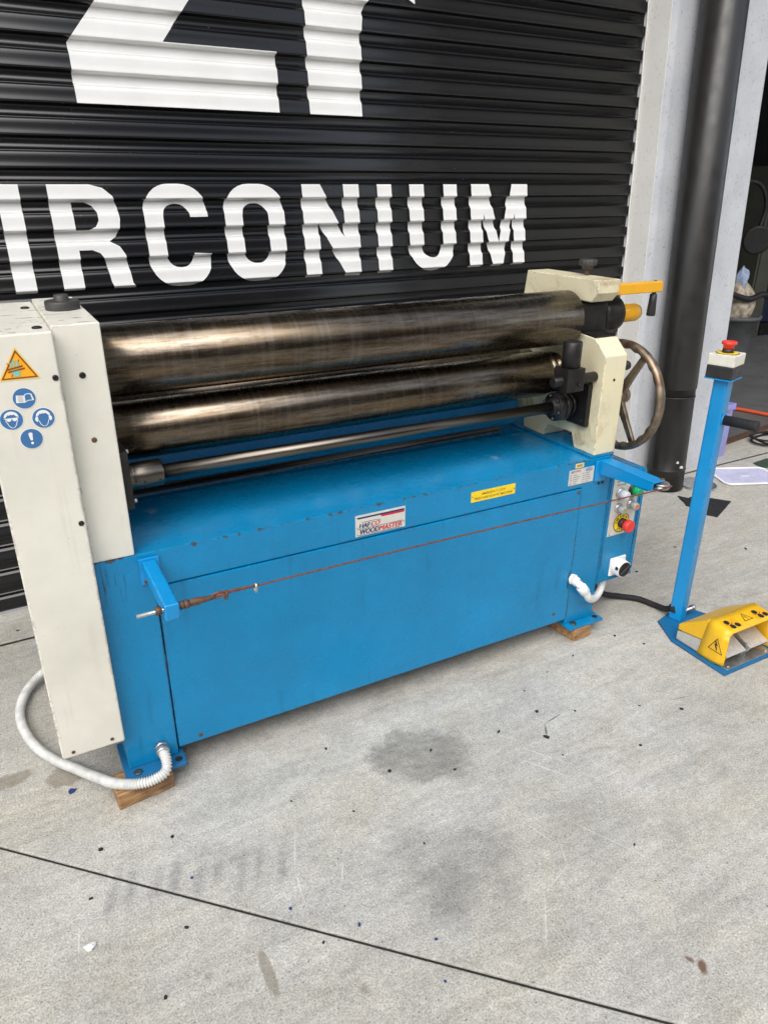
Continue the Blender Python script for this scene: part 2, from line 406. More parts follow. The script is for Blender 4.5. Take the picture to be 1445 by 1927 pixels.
def poly_mesh(polys, name, mat, parent, place):
    """flat print: polys = list of [outer, hole...] in 2-D, place(u, v) -> 3-D"""
    mb = MB()
    for loops in polys:
        lp = [[Vector((p[0], p[1], 0)) for p in l] for l in loops]
        flat = [p for l in lp for p in l]
        vs_ = [mb.bm.verts.new(place(p.x, p.y)) for p in flat]
        for t in tessellate_polygon(lp): mb.face([vs_[i] for i in t])
    return mb.build(name, mat, parent)
def text(name, body, mat, parent, place, h, at, shear=0., bold=.0, align='LEFT', width=None):
    """flat lettering: place(u, v) -> 3-D, h cap height, at (u, v) baseline"""
    cu = bpy.data.curves.new('t', 'FONT'); cu.body = body; cu.size = h/.7; cu.shear = shear; cu.offset = bold*h; cu.align_x = align; cu.resolution_u = 3
    to = bpy.data.objects.new('t', cu); COL.objects.link(to)
    bpy.context.view_layer.update()
    me = bpy.data.meshes.new_from_object(to); bpy.data.objects.remove(to)
    xs = [v.co.x for v in me.vertices]
    k = width/(max(xs)-min(xs)) if width and xs else 1.
    for v in me.vertices: v.co = place(at[0]+v.co.x*k, at[1]+v.co.y)
    me.materials.clear(); me.materials.append(M[mat])
    o = bpy.data.objects.new(name, me); COL.objects.link(o); o.parent = parent
    return o
def bold_text(*a, **k):
    for i in (-1, 0, 1):
        at = a[6]; b_ = list(a); b_[6] = (at[0]+i*.00075, at[1]+(.0003 if i == 0 else 0)); o = text(*b_, **k)
        for v in o.data.vertices: v.co.y -= .00006*(i+1)
def circ(cx, cy, r, n=28, a0=0., a1=2*math.pi, close=True):
    k = n if close else n+1
    return [(cx+r*math.cos(a0+(a1-a0)*i/n), cy+r*math.sin(a0+(a1-a0)*i/n)) for i in range(k)]
def stroke(pts, w):
    """thick polyline as one polygon"""
    L, Rr = [], []
    P = [Vector((p[0], p[1])) for p in pts]
    for i, p in enumerate(P):
        a = P[max(i-1, 0)]; b = P[min(i+1, len(P)-1)]; d = (b-a).normalized(); nn = Vector((-d.y, d.x))*w/2
        L.append(tuple(p+nn)); Rr.append(tuple(p-nn))
    return L + Rr[::-1]
def grow(tri, k):
    cx = sum(p[0] for p in tri)/3; cy = sum(p[1] for p in tri)/3
    return [(cx+(p[0]-cx)*k, cy+(p[1]-cy)*k) for p in tri]

# ================================================================== GROUND
g = MB(); g.box(-60, 60, -60, 60, -.40, -.005).build('ground', 'joint'); G = bpy.data.objects['ground']; tag(G, kind='structure')
def slab(name, pts, mat, z=0., bev=.0025):
    return MB().prism(pts, 'z', -.036, z).build(name, mat, G, bev, 2)
J0, J1 = Vector((-.3, -.036)), Vector((.759, -1.048)); jd = (J1-J0).normalized(); jn = Vector((-jd.y, jd.x))*.0068
JY = lambda x: .8395 + .015*x          # joint in front of the building
hw = .009
A_, B_ = J0 + jd*40, J0 - jd*((JY(-1.2)-J0.y)/(-jd.y))
xl = B_.x
e0 = J0 - jd*((J0.y-JY(xl))/jd.y) if False else Vector((xl, JY(xl)-hw))
slab('concrete_slab', [(A_+jn).to_tuple(), (50, A_.y), (50, JY(50)-hw), (e0.x+jn.x, JY(e0.x)-hw)], 'ground')
slab('concrete_slab', [(e0.x-jn.x, JY(e0.x)-hw), (-50, JY(-50)-hw), (-50, A_.y), (A_-jn).to_tuple()], 'ground')
slab('concrete_slab', [(-50, JY(-50)+hw), (50, JY(50)+hw), (50, 1.16+.15*46), (4.0, 1.16), (3.3, 1.06), (-50, 1.02)], 'ground')

# ================================================================== BUILDING (leans with the fall of the apron)
BO, BR = (.0013, .9970, -.0390), (rad(-2.884), rad(-.204), rad(.858))
T, W0, DEP = .0864, 1.628, .0155
BRK = [0., .006, .030, .042]
def prof(w):
    d = (W0 - w) % T
    if d < .006: return DEP*d/.006
    if d < .030: return DEP
    if d < .042: return DEP*(1-(d-.030)/.012)
    return 0.
door = thing('roller_door', 'black corrugated roller door painted with large white letters', 'roller door', BO, BR)
sm = MB()
pr = [(0., -.0025), (-.0012, 0.), (-.0045, DEP-.001), (-.0065, DEP), (-.020, DEP-.0004), (-.031, DEP-.0016), (-.0325, DEP-.0044), (-.0340, DEP-.0038), (-.0355, DEP-.0066), (-.037, DEP-.0060), (-.0405, .0048), (-.044, .0022), (-.048, .0010), (-.056, .0002), (-.063, -.0003), (-.070, -.0010), (-.076, -.0021), (-.081, -.0034), (-.0845, -.0038), (-T, -.0025)]
U0, U1 = -1.7, 2.548
rows = [[sm.bm.verts.new((u, v, w)) for w, v in pr] for u in (U0, U1)]
back = [[sm.bm.verts.new((u, v+.0025, w)) for w, v in pr] for u in (U0, U1)]
for k in range(len(pr)-1):
    sm.face([rows[0][k], rows[1][k], rows[1][k+1], rows[0][k+1]], k >= 9 or 3 <= k <= 4); sm.face([back[0][k], back[0][k+1], back[1][k+1], back[1][k]])
for i in (0, 1): sm.face(rows[i]+back[i][::-1])
s0 = sm.build('slat', 'door', door)
k0 = -19
first = True
for k in range(k0, 18):
    w = W0 - k*T
    o = s0 if first else s0.copy()
    if not first: COL.objects.link(o)
    first = False; o.location = (0, 0, w)
wb = W0 - 18*T
MB().box(U0, U1, .002, .03, .06, wb-.001).build('bottom_slat', 'door', door, .002)
b = MB(); b.prism([(-.012, .028), (-.012, .040)] + sum([[(-.012+.0015, .041+i*.006), (-.012, .043+i*.006), (-.012, .046+i*.006)] for i in range(5)], []) + [(.03, .072), (.03, .028)], 'x', U0, U1)
b.build('bottom_rail', 'alu', door)
MB().box(2.50, 2.573, .019, .06, .02, 3.3).build('side_guide', 'door', door)
for k in range(-19, 18): MB().box(2.546, 2.566, .003, .02, W0-k*T-.080, W0-k*T-.046).build('guide_clip', 'door', door)
# ---- lettering: sheets that follow the corrugation
def arc(cx, cy, rx, ry, a0, a1, n=8): return [(cx+rx*math.cos(rad(a0+(a1-a0)*i/n)), cy+ry*math.sin(rad(a0+(a1-a0)*i/n))) for i in range(n+1)]
LB, LT = 1.103, 1.411
def Opath(x0, x1, y0, y1, r): return arc(x1-r, y1-r, r, r, 0, 90) + arc(x0+r, y1-r, r, r, 90, 180) + arc(x0+r, y0+r, r, r, 180, 270) + arc(x1-r, y0+r, r, r, 270, 360)
letters = {}
letters['I'] = [[[(.005, LB), (.066, LB), (.066, LT), (.005, LT)]]]
letters['R'] = [[[(.143, LB+.001), (.205, LB+.001), (.206, 1.222), (.245, 1.222), (.268, 1.212), (.281, 1.19), (.286, 1.15), (.289, 1.125), (.296, LB+.001), (.366, LB), (.355, 1.118), (.350, 1.17), (.344, 1.205), (.330, 1.230), (.302, 1.246), (.322, 1.258), (.336, 1.28), (.342, 1.31), (.340, 1.345), (.328, 1.378), (.302, 1.401), (.264, LT), (.143, LT)],
                 [(.206, 1.280), (.206, 1.361), (.244, 1.361), (.264, 1.351), (.277, 1.332), (.277, 1.307), (.266, 1.290), (.244, 1.280)]]]
letters['C'] = [[arc(.625-.085, 1.413-.085, .085, .085, 0, 90) + arc(.418+.085, 1.413-.085, .085, .085, 90, 180) + arc(.418+.085, 1.099+.085, .085, .085, 180, 270) + arc(.625-.085, 1.099+.085, .085, .085, 270, 360)
                 + [(.625, 1.198), (.566, 1.202)] + arc(.566-.04, 1.158+.04, .04, .04, 360, 270, 5) + arc(.478+.04, 1.158+.04, .04, .04, 270, 180, 5) + arc(.478+.04, 1.354-.04, .04, .04, 180, 90, 5) + arc(.566-.04, 1.354-.04, .04, .04, 90, 0, 5) + [(.566, 1.313), (.625, 1.313)]]]
letters['O'] = [[Opath(.683, .898, 1.100, 1.413, .088), Opath(.745, .838, 1.160, 1.353, .042)[::-1]]]
letters['N'] = [[[(.969, LB-.002), (1.030, LB-.002), (1.030, 1.285), (1.132, LB-.004), (1.193, LB-.005), (1.193, 1.412), (1.130, 1.412), (1.130, 1.235), (1.040, 1.412), (.969, 1.412)]]]
letters['I2'] = [[[(1.269, LB-.002), (1.330, LB-.002), (1.330, 1.412), (1.269, 1.412)]]]
letters['U'] = [[[(1.408, 1.412)] + arc(1.408+.1, 1.099+.1, .1, .1, 180, 270) + arc(1.623-.1, 1.099+.1, .1, .1, 270, 360) + [(1.623, 1.412), (1.561, 1.412)] + arc(1.561-.043, 1.148+.043, .043, .043, 360, 270, 5) + arc(1.472+.043, 1.148+.043, .043, .043, 270, 180, 5) + [(1.472, 1.412)]]]
letters['M'] = [[[(1.692, LB-.001), (1.755, LB-.001), (1.755, 1.305), (1.809, LB-.001), (1.859, LB-.001), (1.912, 1.305), (1.912, LB), (1.973, LB), (1.973, 1.413), (1.893, 1.413), (1.834, 1.195), (1.778, 1.413), (1.692, 1.413)]]]
letters['Z0'] = [[[(-.262, LB), (-.06, LB), (-.06, 1.163), (-.19, 1.163), (-.06, 1.355), (-.06, LT), (-.262, LT), (-.262, 1.351), (-.135, 1.351), (-.262, 1.160)]]]
letters['Z'] = [[[(.268, 1.630), (.905, 1.630), (.908, 1.805), (.541, 1.805), (.906, 2.255), (.906, 2.40), (.268, 2.40), (.268, 2.225), (.640, 2.225), (.267, 1.786)]]]
letters['r'] = [[[(1.016, 1.630), (1.216, 1.630), (1.222, 1.885), (1.232, 1.945), (1.256, 1.985), (1.30, 2.008), (1.36, 2.010), (1.405, 2.0), (1.437, 1.985), (1.437, 2.175), (1.37, 2.185), (1.29, 2.165), (1.22, 2.11), (1.218, 2.18), (1.016, 2.18)]]]
cuts = []
for k in range(-12, 10):
    for d in [-q[0] for q in pr[:-1]]: cuts.append(W0-k*T-d)
def prof2(w):
    d = -((W0-w) % T)
    for (wa, va), (wb_, vb) in zip(pr, pr[1:]):
        if wa >= d >= wb_: return va + (vb-va)*(wa-d)/(wa-wb_)
    return 0.
for nm, polys in letters.items():
    mb = MB()
    for loops in polys:
        lp = [[Vector((p[0], p[1], 0)) for p in l] for l in loops]; flat = [p for l in lp for p in l]
        vv = [mb.bm.verts.new((p.x, 0, p.y)) for p in flat]
        for t in tessellate_polygon(lp): mb.face([vv[i] for i in t])
    zs = [v.co.z for v in mb.bm.verts]; z0, z1 = min(zs), max(zs)
    for w in cuts:
        if z0 < w < z1: bmesh.ops.bisect_plane(mb.bm, geom=mb.bm.verts[:]+mb.bm.edges[:]+mb.bm.faces[:], plane_co=(0, 0, w), plane_no=(0, 0, 1), dist=1e-6)
    for v in mb.bm.verts: v.co.y = prof2(v.co.z) - .0012
    mb.build('painted_letter', 'white_paint', door)

# ---- concrete wall around the door
wall = thing('concrete_wall', 'pale grey precast concrete wall beside and above the roller door', 'wall', BO, BR)
MB().box(2.592, 3.19, -.14, .28, -.1, 4.6).build('pillar', 'wall', wall, .006)
MB().box(2.572, 2.5905, -.1215, .3, -.1, 3.3).build('door_jamb', 'jamb', wall, .001)
MB().prism([(2.5725, -.1218), (2.5905, -.1395), (2.5905, -.1218)], 'z', -.1, 3.3).build('corner_arris', 'wall', wall, .0015)
MB().box(-2.6, 2.591, -.139, .28, 3.301, 4.6).build('lintel', 'wall', wall)
MB().box(3.191, 9.0, -.139, .28, 3.301, 4.6).build('lintel', 'wall', wall)
MB().box(-2.6, -1.66, -.14, .28, -.1, 3.30).build('pillar', 'wall', wall)
MB().box(-6, 9.0, -1.3, -.1395, 4.2, 4.5).build('awning', 'black_iron', wall)
sg = MB(); zz = [.02+.09*i for i in range(37)]
sg.tube([(2.566+rnd.uniform(-.002, .002), -.004, z) for z in zz], .0035, 6); sg.build('sealant_bead', 'white_plastic', wall)

# ---- open bay beyond the wall
bay = thing('workshop_interior', 'dim grey workshop bay behind the concrete pillar', 'room', BO, BR)
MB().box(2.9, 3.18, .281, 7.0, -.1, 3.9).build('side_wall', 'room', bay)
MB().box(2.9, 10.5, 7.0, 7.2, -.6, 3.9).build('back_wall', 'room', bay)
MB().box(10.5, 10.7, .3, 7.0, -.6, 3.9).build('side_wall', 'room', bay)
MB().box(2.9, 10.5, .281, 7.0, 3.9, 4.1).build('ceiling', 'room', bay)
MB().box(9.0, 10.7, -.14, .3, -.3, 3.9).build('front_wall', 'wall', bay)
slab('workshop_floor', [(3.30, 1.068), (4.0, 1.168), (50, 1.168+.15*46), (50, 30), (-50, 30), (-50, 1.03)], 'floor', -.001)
th = MB(); th.prism([(3.2, 1.035), (4.0, 1.155), (6.5, 1.53), (6.5, 1.58), (4.0, 1.205), (3.2, 1.085)], 'z', .001, .012)
tag(th.build('door_threshold', 'rust', None, .003, 2, (4, 1.2, 0)), 'rusty brown threshold strip across the open workshop floor', 'threshold')

# ---- units across the yard, behind the photographer (seen only mirrored in the door and the rolls)
opp = thing('opposite_warehouse', 'tan brick warehouse across the yard, mirrored in the rolls', 'warehouse', (0, -15, 0))
M['brick'] = plain('tan_brick', (.13, .085, .055), .9, 0, .25, 2)
M['opp_door'] = plain('grey_shutter', (.10, .10, .11), .6, 0, .2, 3)
MB().box(-26, 26, -8, 0, 0, 8.6).build('wall', 'brick', opp)
MB().box(-26.4, 26.4, -8.4, .4, 8.6, 9.1).build('roof', 'bin', opp)
for i in range(6): MB().box(-22+i*7.5, -18.2+i*7.5, .0, .06, 0, 3.8).build('shutter', 'opp_door', opp)
for i in range(6): MB().box(-17.2+i*7.5, -15.6+i*7.5, .0, .06, 1.0, 2.6).build('window', 'opp_door', opp)
# ---- downpipe
dp = thing('downpipe', 'thick black round downpipe standing against the concrete wall', 'pipe', BO, BR)
PC = (2.738, -.236)
MB().lathe((*PC, .02), (0, 0, 1), [(0, .088), (.10, .088), (.101, .0895), (.104, .0895), (.106, .088), (.5, .088), (.501, .0915), (.503, .0915), (4.2, .0915)], 64).build('pipe', plain('black_pipe_paint', (.020, .019, .018), .36, .0, .2, 9), dp)
for z in (.118, .478): MB().lathe((*PC, z), (0, 0, 1), [(0, .0885), (.001, .0905), (.006, .0905), (.007, .0885)], 64).build('collar', 'black_plastic', dp)
for a, z, w in ((-1.9, .165, .010), (-1.62, .138, .016)):
    g = MB()
    for q in range(2): g.box(PC[0]+.089*math.cos(a)-w/2+q*.003, PC[0]+.089*math.cos(a)+w/2-q*.003, PC[1]+.0925*math.sin(a)-.001, PC[1]+.09*math.sin(a)+.01, z+q*.004, z+.007+q*.004)
    g.build('paint_chip', 'white_paint', dp)

# ================================================================== PLATE ROLLING MACHINE
R_ = thing('plate_rolling_machine', 'blue and cream plate rolling machine with long steel rolls raised on wooden blocks', 'rolling machine')
def screw(parent, x, y, z, r=.0048, mat='rust', d=(0, -1, 0)):
    mb = MB(); d = Vector(d); mb.lathe(Vector((x, y, z))-d*.002, d, [(0, r), (.0035, r), (.0045, r*.7), (.0045, r*.42), (.003, r*.4)], 14)
    return mb.build('screw', mat, parent)
# --- base
bf = MB(); bf.prism([(0, .056), (.1215, .056), (.1215, .5405), (1.3875, .5405), (1.3875, .056), (1.503, .056), (1.503, .6285), (0, .6285)], 'y', 0., .311)
bf.build('base_frame', 'blue_frame', R_, .003)
MB().box(.001, .118, .3112, .42, .058, .6282).build('rear_leg', 'blue', R_)
MB().box(1.392, 1.502, .3112, .42, .058, .6282).build('rear_leg', 'blue', R_)
MB().box(1.412, 1.5028, .0005, .42, .6287, .6365).build('housing_pad', 'blue', R_, .002)
fp = MB().box(.1245, 1.3845, -.0035, .012, .077, .538).build('front_panel', 'blue', R_, .0025)
MB().box(.1, 1.41, .40, .418, .09, .60).build('back_panel', 'blue', R_)
MB().box(.121, 1.388, .33, .40, .655, .735).build('rear_beam', 'blue', R_, .003)
for x, z in ((1.373, .529), (.18, .095), (1.329, .114)): screw(fp, x, -.0035, z, .0052)
cc = MB(); cc.tube([(1.380+.006*math.cos(t*.35+2.0), -.0045, .226+.03*math.sin((t-4)*.39)) for t in range(9)], .0014, 6); cc.build('panel_cutout', 'ink_black', fp)
# --- feet
for nm, x0, x1, y0 in (('l', -.013, .134, -.04), ('r', 1.384, 1.527, -.03)):
    ft = MB().box(x0, x1, y0, .11, .0445, .0562).build('foot_plate', 'blue_plate' if nm == 'l' else 'blue', R_, .003)
    MB().disc(((x1-.018) if nm == 'l' else x1-.02, y0+.02, .0562), (0, 0, 1), .0095, 24).build('bolt_hole', 'ink_black', ft)
    MB().lathe(((x0+.03), y0+.02, .0562), (0, 0, 1), [(0, .011), (.003, .011), (.004, .008)], 6 if nm == 'l' else 24).build('bolt', 'grey_iron', ft)
# --- gear cover and column
cv = MB().box(-.138, -.0004, -.033, .39, .173, 1.126).build('gear_cover', 'cream', R_, .004, 3)
for x, z in ((-.009, 1.041), (-.010, .741), (-.113, .187), (-.028, .190)): screw(cv, x, -.033, z, .0056 if z > .5 else .0042, 'black_iron' if z > .5 else 'rust')
for x, y in ((-.022, .012), (-.022, .28)): MB().lathe((x, y, 1.126), (0, 0, 1), [(-.001, .009), (.0025, .009), (.004, .006)], 16).build('screw', 'black_iron', cv)
co = MB().box(.0004, .088, 0., .393, .629, 1.131).build('side_column', 'cream', R_, .003, 3)
screw(co, .042, 0, 1.033, .0062, 'black_iron')
MB().lathe((.044, .0, .901), (0, -1, 0), [(-.002, .0055), (.001, .0055), (.0012, .0035)], 16).build('screw_hole', 'rust', co)
cp = MB(); cp.lathe((.046, .20, 1.131), (0, 0, 1), [(0, .034), (.002, .0345), (.016, .0345), (.018, .033), (.018, .0155), (.019, .015), (.029, .0145), (.030, .0135)], 40)
cp.build('adjusting_cap', 'grey_plastic', co)
# --- rolls
YU, ZU, RU = .157, 1.021, .077
YL, ZL, RL = .163, .862, .0655
MB().lathe((.090, YU, ZU), (1, 0, 0), [(0, RU-.002), (.002, RU), (1.308, RU), (1.311, RU-.003)], 96).build('upper_roll', 'roll', R_)
MB().lathe((.090, YL, ZL), (1, 0, 0), [(0, RL-.002), (.002, RL), (1.232, RL), (1.235, RL-.003), (1.235, RL-.008), (1.243, RL-.008), (1.245, RL-.004), (1.256, RL-.004), (1.258, RL-.010), (1.266, RL-.010), (1.268, RL-.005), (1.285, RL-.006), (1.285, .03), (1.34, .03)], 96).build('lower_roll', 'roll', R_)
MB().lathe((.090, .335, .865), (1, 0, 0), [(0, RL), (1.25, RL), (1.25, .03), (1.33, .03)], 72).build('rear_roll', 'roll', R_)
# journal block, collar and grip on the upper roll's end
jb = MB(); jb.box(1.402, 1.515, YU-.047, YU+.047, ZU-.044, ZU+.044).build('journal_block', 'black_iron', R_, .008, 3)
MB().lathe((1.515, YU, ZU), (1, 0, 0), [(0, .044), (.004, .050), (.012, .052), (.055, .052), (.068, .0515), (.074, .046), (.074, .024)], 48).build('journal_collar', 'black_iron', R_)
MB().lathe((1.585, YU, ZU-.004), (1, 0, 0), [(0, .027), (.085, .027), (.098, .022), (.100, .016)], 36).build('roll_end_grip', 'amber', R_)
# --- right housing
X0, X1 = 1.4195, 1.503
hp = [(.0, .637), (0., .932), (.050, .975), (.115, .980), (.128, .955), (.186, .955), (.200, .985), (.27, 1.01), (.39, 1.01), (.392, .70), (.335, .668), (.332, .637), (.232, .637), (.216, .677), (.105, .681), (.088, .637)]
hs_ = MB().prism(hp, 'x', X0, X1).build('bearing_housing', 'cream_oily', R_, .003, 2)
MB().disc((1.462, 0., .862), (0, -1, 0), .0045, 20).build('front_hole', 'ink_black', hs_)
MB().prism([(.053, .9752), (.114, .9802), (.114, .984), (.053, .979)], 'x', X0+.003, X1-.003).build('bearing_cap', 'black_iron', hs_, .001)
yk = MB().prism([(.063, 1.133), (.064, 1.097), (.085, 1.071), (.24, 1.071), (.28, 1.02), (.392, 1.015), (.376, 1.133)], 'x', X0, X1).build('drop_end_yoke', 'cream_oily', R_, .003, 2)
kb = MB(); kb.cyl((1.484, .182, 1.130), (1.484, .182, 1.155), .006)
kb.build('knob_stem', 'rust', yk)
kk = MB(); kk.lathe((1.484, .182, 1.150), (0, 0, 1), [(0, .010), (.002, .0165), (.010, .0175), (.011, .0245), (.013, .0255), (.026, .0255), (.028, .024)], 64, lambda i, n: 1+.035*math.cos(10*2*math.pi*i/n))
kk.build('clamp_knob', 'grey_plastic', yk)
lv = MB().box(1.5035, 1.702, .086, .112, 1.084, 1.115).build('yoke_lever', 'amber', R_, .003)
gp = MB(); gp.lathe((1.681, .099, 1.085), (0, 0, -1), [(0, .006), (.006, .006), (.008, .0105), (.03, .0115), (.066, .0135), (.071, .012)], 24); gp.build('lever_grip', 'black_plastic', lv)
MB().cyl((1.681, .099, 1.08), (1.681, .099, 1.118), .004, n=14).build('grip_bolt', 'rust', lv)
# --- feed shaft, flange, coupling
YS, ZS = .10, .774
sh = MB().cyl((.11, YS, ZS), (1.40, YS, ZS), .0165, n=40).build('feed_shaft', 'shaft', R_)
cl = MB(); cl.lathe((.088, YS, ZS), (1, 0, 0), [(0, .031), (.028, .031), (.030, .029), (.033, .029), (.034, .029), (.037, .0305), (.096, .0305), (.099, .028), (.099, .017)], 44)
cl.build('shaft_coupling', 'shaft', sh)
for x in (.142, .176):
    for a in (-2.2, -2.9):
        g = MB().lathe((x, YS+.0305*math.cos(a), ZS+.0305*math.sin(a)), (0, math.cos(a), math.sin(a)), [(-.001, .0032), (.0006, .0032)], 10); g.build('set_screw', 'ink_black', sh)
fl = MB(); fl.lathe((1.318, YS, ZS), (1, 0, 0), [(0, .022), (.004, .026), (.012, .027), (.013, .040), (.015, .042), (.034, .043), (.035, .039), (.037, .039), (.038, .043), (.048, .043), (.050, .038), (.051, .026), (.066, .026), (.066, .034), (.076, .034)], 48)
fl.build('shaft_flange', 'black_iron', sh)
for k in range(6):
    a = rad(60*k+15); g = MB().lathe((1.316+.012, YS+.034*math.cos(a), ZS+.034*math.sin(a)), (-1, 0, 0), [(0, .005), (.005, .005), (.006, .003)], 6); g.build('flange_bolt', 'grey_iron', sh)
lp = MB().box(.0885, .105, .012, .20, .732, .862).build('bearing_plate', 'black_iron', R_, .001)
rp = MB().box(1.403, 1.4190, .036, .17, .718, .846).build('bearing_plate', 'black_iron', R_, .001)
for y, z in ((.052, .832), (.052, .732), (.155, .832)): MB().lathe((1.403, y, z), (-1, 0, 0), [(0, .0055), (.003, .0055), (.003, .003), (.0015, .003)], 16).build('bolt', 'black_iron', rp)
for y, z in ((.026, .745), (.05, .85), (.18, .85)): MB().lathe((.105, y, z), (1, 0, 0), [(0, .005), (.007, .005), (.008, .004)], 12).build('bolt', 'galv', lp)
# --- limit switch block
ls = MB().cyl((1.262, .034, .870), (1.4195, .034, .870), .0145, n=28, ch=.002).build('stop_rod', 'black_iron', R_)
MB().box(1.290, 1.352, .004, .064, .842, .908).build('stop_block', 'black_iron', ls, .002)
MB().cyl((1.322, .034, .907), (1.322, .034, .980), .0265, n=36, ch=.003).build('stop_post', 'black_iron', ls)
MB().lathe((1.334, .004, .862), (0, -1, 0), [(0, .0055), (.006, .0055), (.006, .003), (.003, .003)], 14).build('set_screw', 'black_iron', ls)
# --- handwheel
hw_ = thing  # keep name short
WX, WY, WZ, WR = 1.60, .10, .776, .160
rim = MB(); NU, NV = 144, 12; rg = []
for i in range(NU):
    a = 2*math.pi*i/NU; row = []
    for k in range(NV):
        t = 2*math.pi*k/NV; sc = 1 + (.22*math.cos(24*a) if math.cos(t) < -.1 else 0)
        rr = WR + .0125*math.cos(t)*sc; row.append(rim.bm.verts.new((WX+.0145*math.sin(t), WY-rr*math.cos(a), WZ+rr*math.sin(a))))
    rg.append(row)
for i in range(NU):
    for k in range(NV): rim.face([rg[i][k], rg[(i+1) % NU][k], rg[(i+1) % NU][(k+1) % NV], rg[i][(k+1) % NV]], True)
hwl = rim.build('handwheel', 'wheel', R_)
for a in (60, -60, 180):
    c, s = math.cos(rad(a)), math.sin(rad(a)); d = Vector((0, -c, s)); p = Vector((0, s, c)); q = Vector((1, 0, 0)); o = Vector((WX, WY, WZ))
    sp = MB(); A = []
    for t, w, th_ in ((.015, .016, .008), (.08, .012, .0065), (WR-.008, .0105, .006)):
        A.append([sp.bm.verts.new(o+d*t+p*w*e1+q*th_*e2-q*.008*(1-t/WR)) for e1, e2 in ((-1, -1), (1, -1), (1, 1), (-1, 1))])
    for u, v in zip(A, A[1:]):
        for k in range(4): sp.face([u[k], u[(k+1) % 4], v[(k+1) % 4], v[k]])
    sp.face(A[0][::-1]); sp.face(A[-1]); sp.build('spoke', 'wheel', hwl, .004, 3)
MB().lathe((1.503, WY, WZ), (1, 0, 0), [(0, .017), (.06, .017), (.062, .026), (.10, .028), (.118, .024), (.12, .018)], 36).build('hub', 'wheel', hwl)
MB().lathe((1.503, .018, .895), (1, 0, 0), [(0, .013), (.02, .014), (.026, .012)], 24).build('housing_plug', 'black_plastic', R_)
# --- trip wire brackets
lb = MB().box(.092, .137, -.006, -.0002, .553, .618).build('wire_bracket', 'blue2', R_, .002)
MB().prism([(-.006, .579), (-.006, .613), (-.216, .611), (-.216, .573)], 'x', .099, .129).build('arm', 'blue2', lb, .004, 3)
screw(lb, .103, -.006, .562, .005)
rb = MB().box(1.432, 1.478, -.006, -.0002, .552, .619).build('wire_bracket', 'blue2', R_, .002)
ra = MB(); ra.prism([(-.006, .576), (-.006, .620), (-.212, .620), (-.207, .593)], 'x', 1.446, 1.450); ra.prism([(-.006, .576), (-.006, .620), (-.212, .620), (-.207, .593)], 'x', 1.486, 1.490); ra.box(1.446, 1.49, -.212, -.006, .6165, .6205)
ra.build('arm', 'blue2', rb, .0015)
MB().box(1.4502, 1.4858, -.188, -.006, .585, .589).build('arm_floor', 'blue2', rb)
for x in (1.455, 1.4705): screw(rb, x, -.0001, .543, .0048, 'black_iron')
py = MB(); py.lathe((1.486, -.206, .596), (0, 0, 1), [(0, .021), (.003, .022), (.006, .018), (.009, .018), (.012, .022), (.015, .021)], 32); py.build('pulley', 'galv', rb)
MB().cyl((1.486, -.206, .588), (1.486, -.206, .624), .006, n=12).build('pulley_pin', 'rust', rb)
wr = MB(); WYY = -.2
wire = spline([(.205, WYY, .5975), (.5, WYY, .5985), (.9, WYY-.002, .597), (1.3, WYY-.01, .596), (1.484, -.2265, .6035), (1.502, -.218, .604), (1.506, -.2, .605), (1.504, -.1, .612), (1.503, .05, .615)], 8)
wr.tube(wire, .0022, 8)
wr.tube(spline([(.205, WYY, .602), (.25, WYY, .601), (.30, WYY, .5995)], 6), .0022, 8)
TW = wr.build('trip_wire', 'copper', R_)
st = MB(); st.cyl((.047, WYY, .594), (.185, WYY, .596), .0042, n=14); st.build('threaded_stud', 'galv', TW)
for x, w in ((.083, .012), (.131, .009), (.141, .010)):
    MB().lathe((x, WYY, .5955), (1, 0, 0), [(0, .009), (w, .009)], 6).build('nut', 'rust', TW)
MB().lathe((.150, WYY, .596), (1, 0, 0), [(0, .006), (.004, .008), (.02, .0085), (.028, .0065), (.052, .005), (.054, .003)], 14).build('shackle', 'rust', TW)
lo_ = MB(); lo_.tube([(.213+.016*math.cos(t), WYY, .598+.0065*math.sin(t)) for t in [2*math.pi*i/20 for i in range(20)]], .0022, 6, True); lo_.build('wire_loop', 'copper', TW)
for x in (.228, .292):
    cg = MB(); cg.tube([(x+.001*math.sin(t), WYY+.005*math.cos(t), .596+.009*math.sin(t)-.002) for t in [2*math.pi*i/16 for i in range(16)]], .003, 8, True); cg.build('wire_clip', 'rust' if x < .25 else 'galv', TW)
# --- conduits
gl = MB(); gl.lathe((.081, -.0, .098), (0, -1, -.12), [(0, .017), (.010, .017)], 6); gl.lathe((.081, -.010, .097), (0, -1, -.2), [(0, .0145), (.003, .0165), (.013, .0165), (.016, .0145)], 20)
gl.build('conduit_gland', 'galv', R_)
path = spline([(.081, -.022, .095), (.083, -.043, .086), (.074, -.062, .068), (.040, -.068, .0615), (.0, -.060, .0615), (-.042, -.028, .056), (-.076, .03, .042), (-.115, .10, .027), (-.165, .18, .018), (-.205, .27, .018), (-.224, .38, .018), (-.212, .47, .020), (-.165, .545, .03), (-.07, .57, .07), (.02, .50, .13), (.05, .41, .17)], 14)
path = resample(path, .0016)
hz = MB(); hz.tube(path, .0145, 12, rib=lambda i: .0132 if i % 4 < 2 else .0104)
hz.build('corrugated_conduit', 'grey_white', R_)
g = MB(); g.lathe((1.391, .0, .228), (0, -1, 0), [(0, .018), (.012, .018)], 6); g.lathe((1.391, -.012, .228), (.3, -1, -.3), [(0, .014), (.004, .0155), (.014, .0155), (.016, .013)], 20)
g.lathe((1.401, -.036, .213), (.55, -.25, -.8), [(0, .0155), (.002, .017), (.026, .017), (.028, .014)], 20)
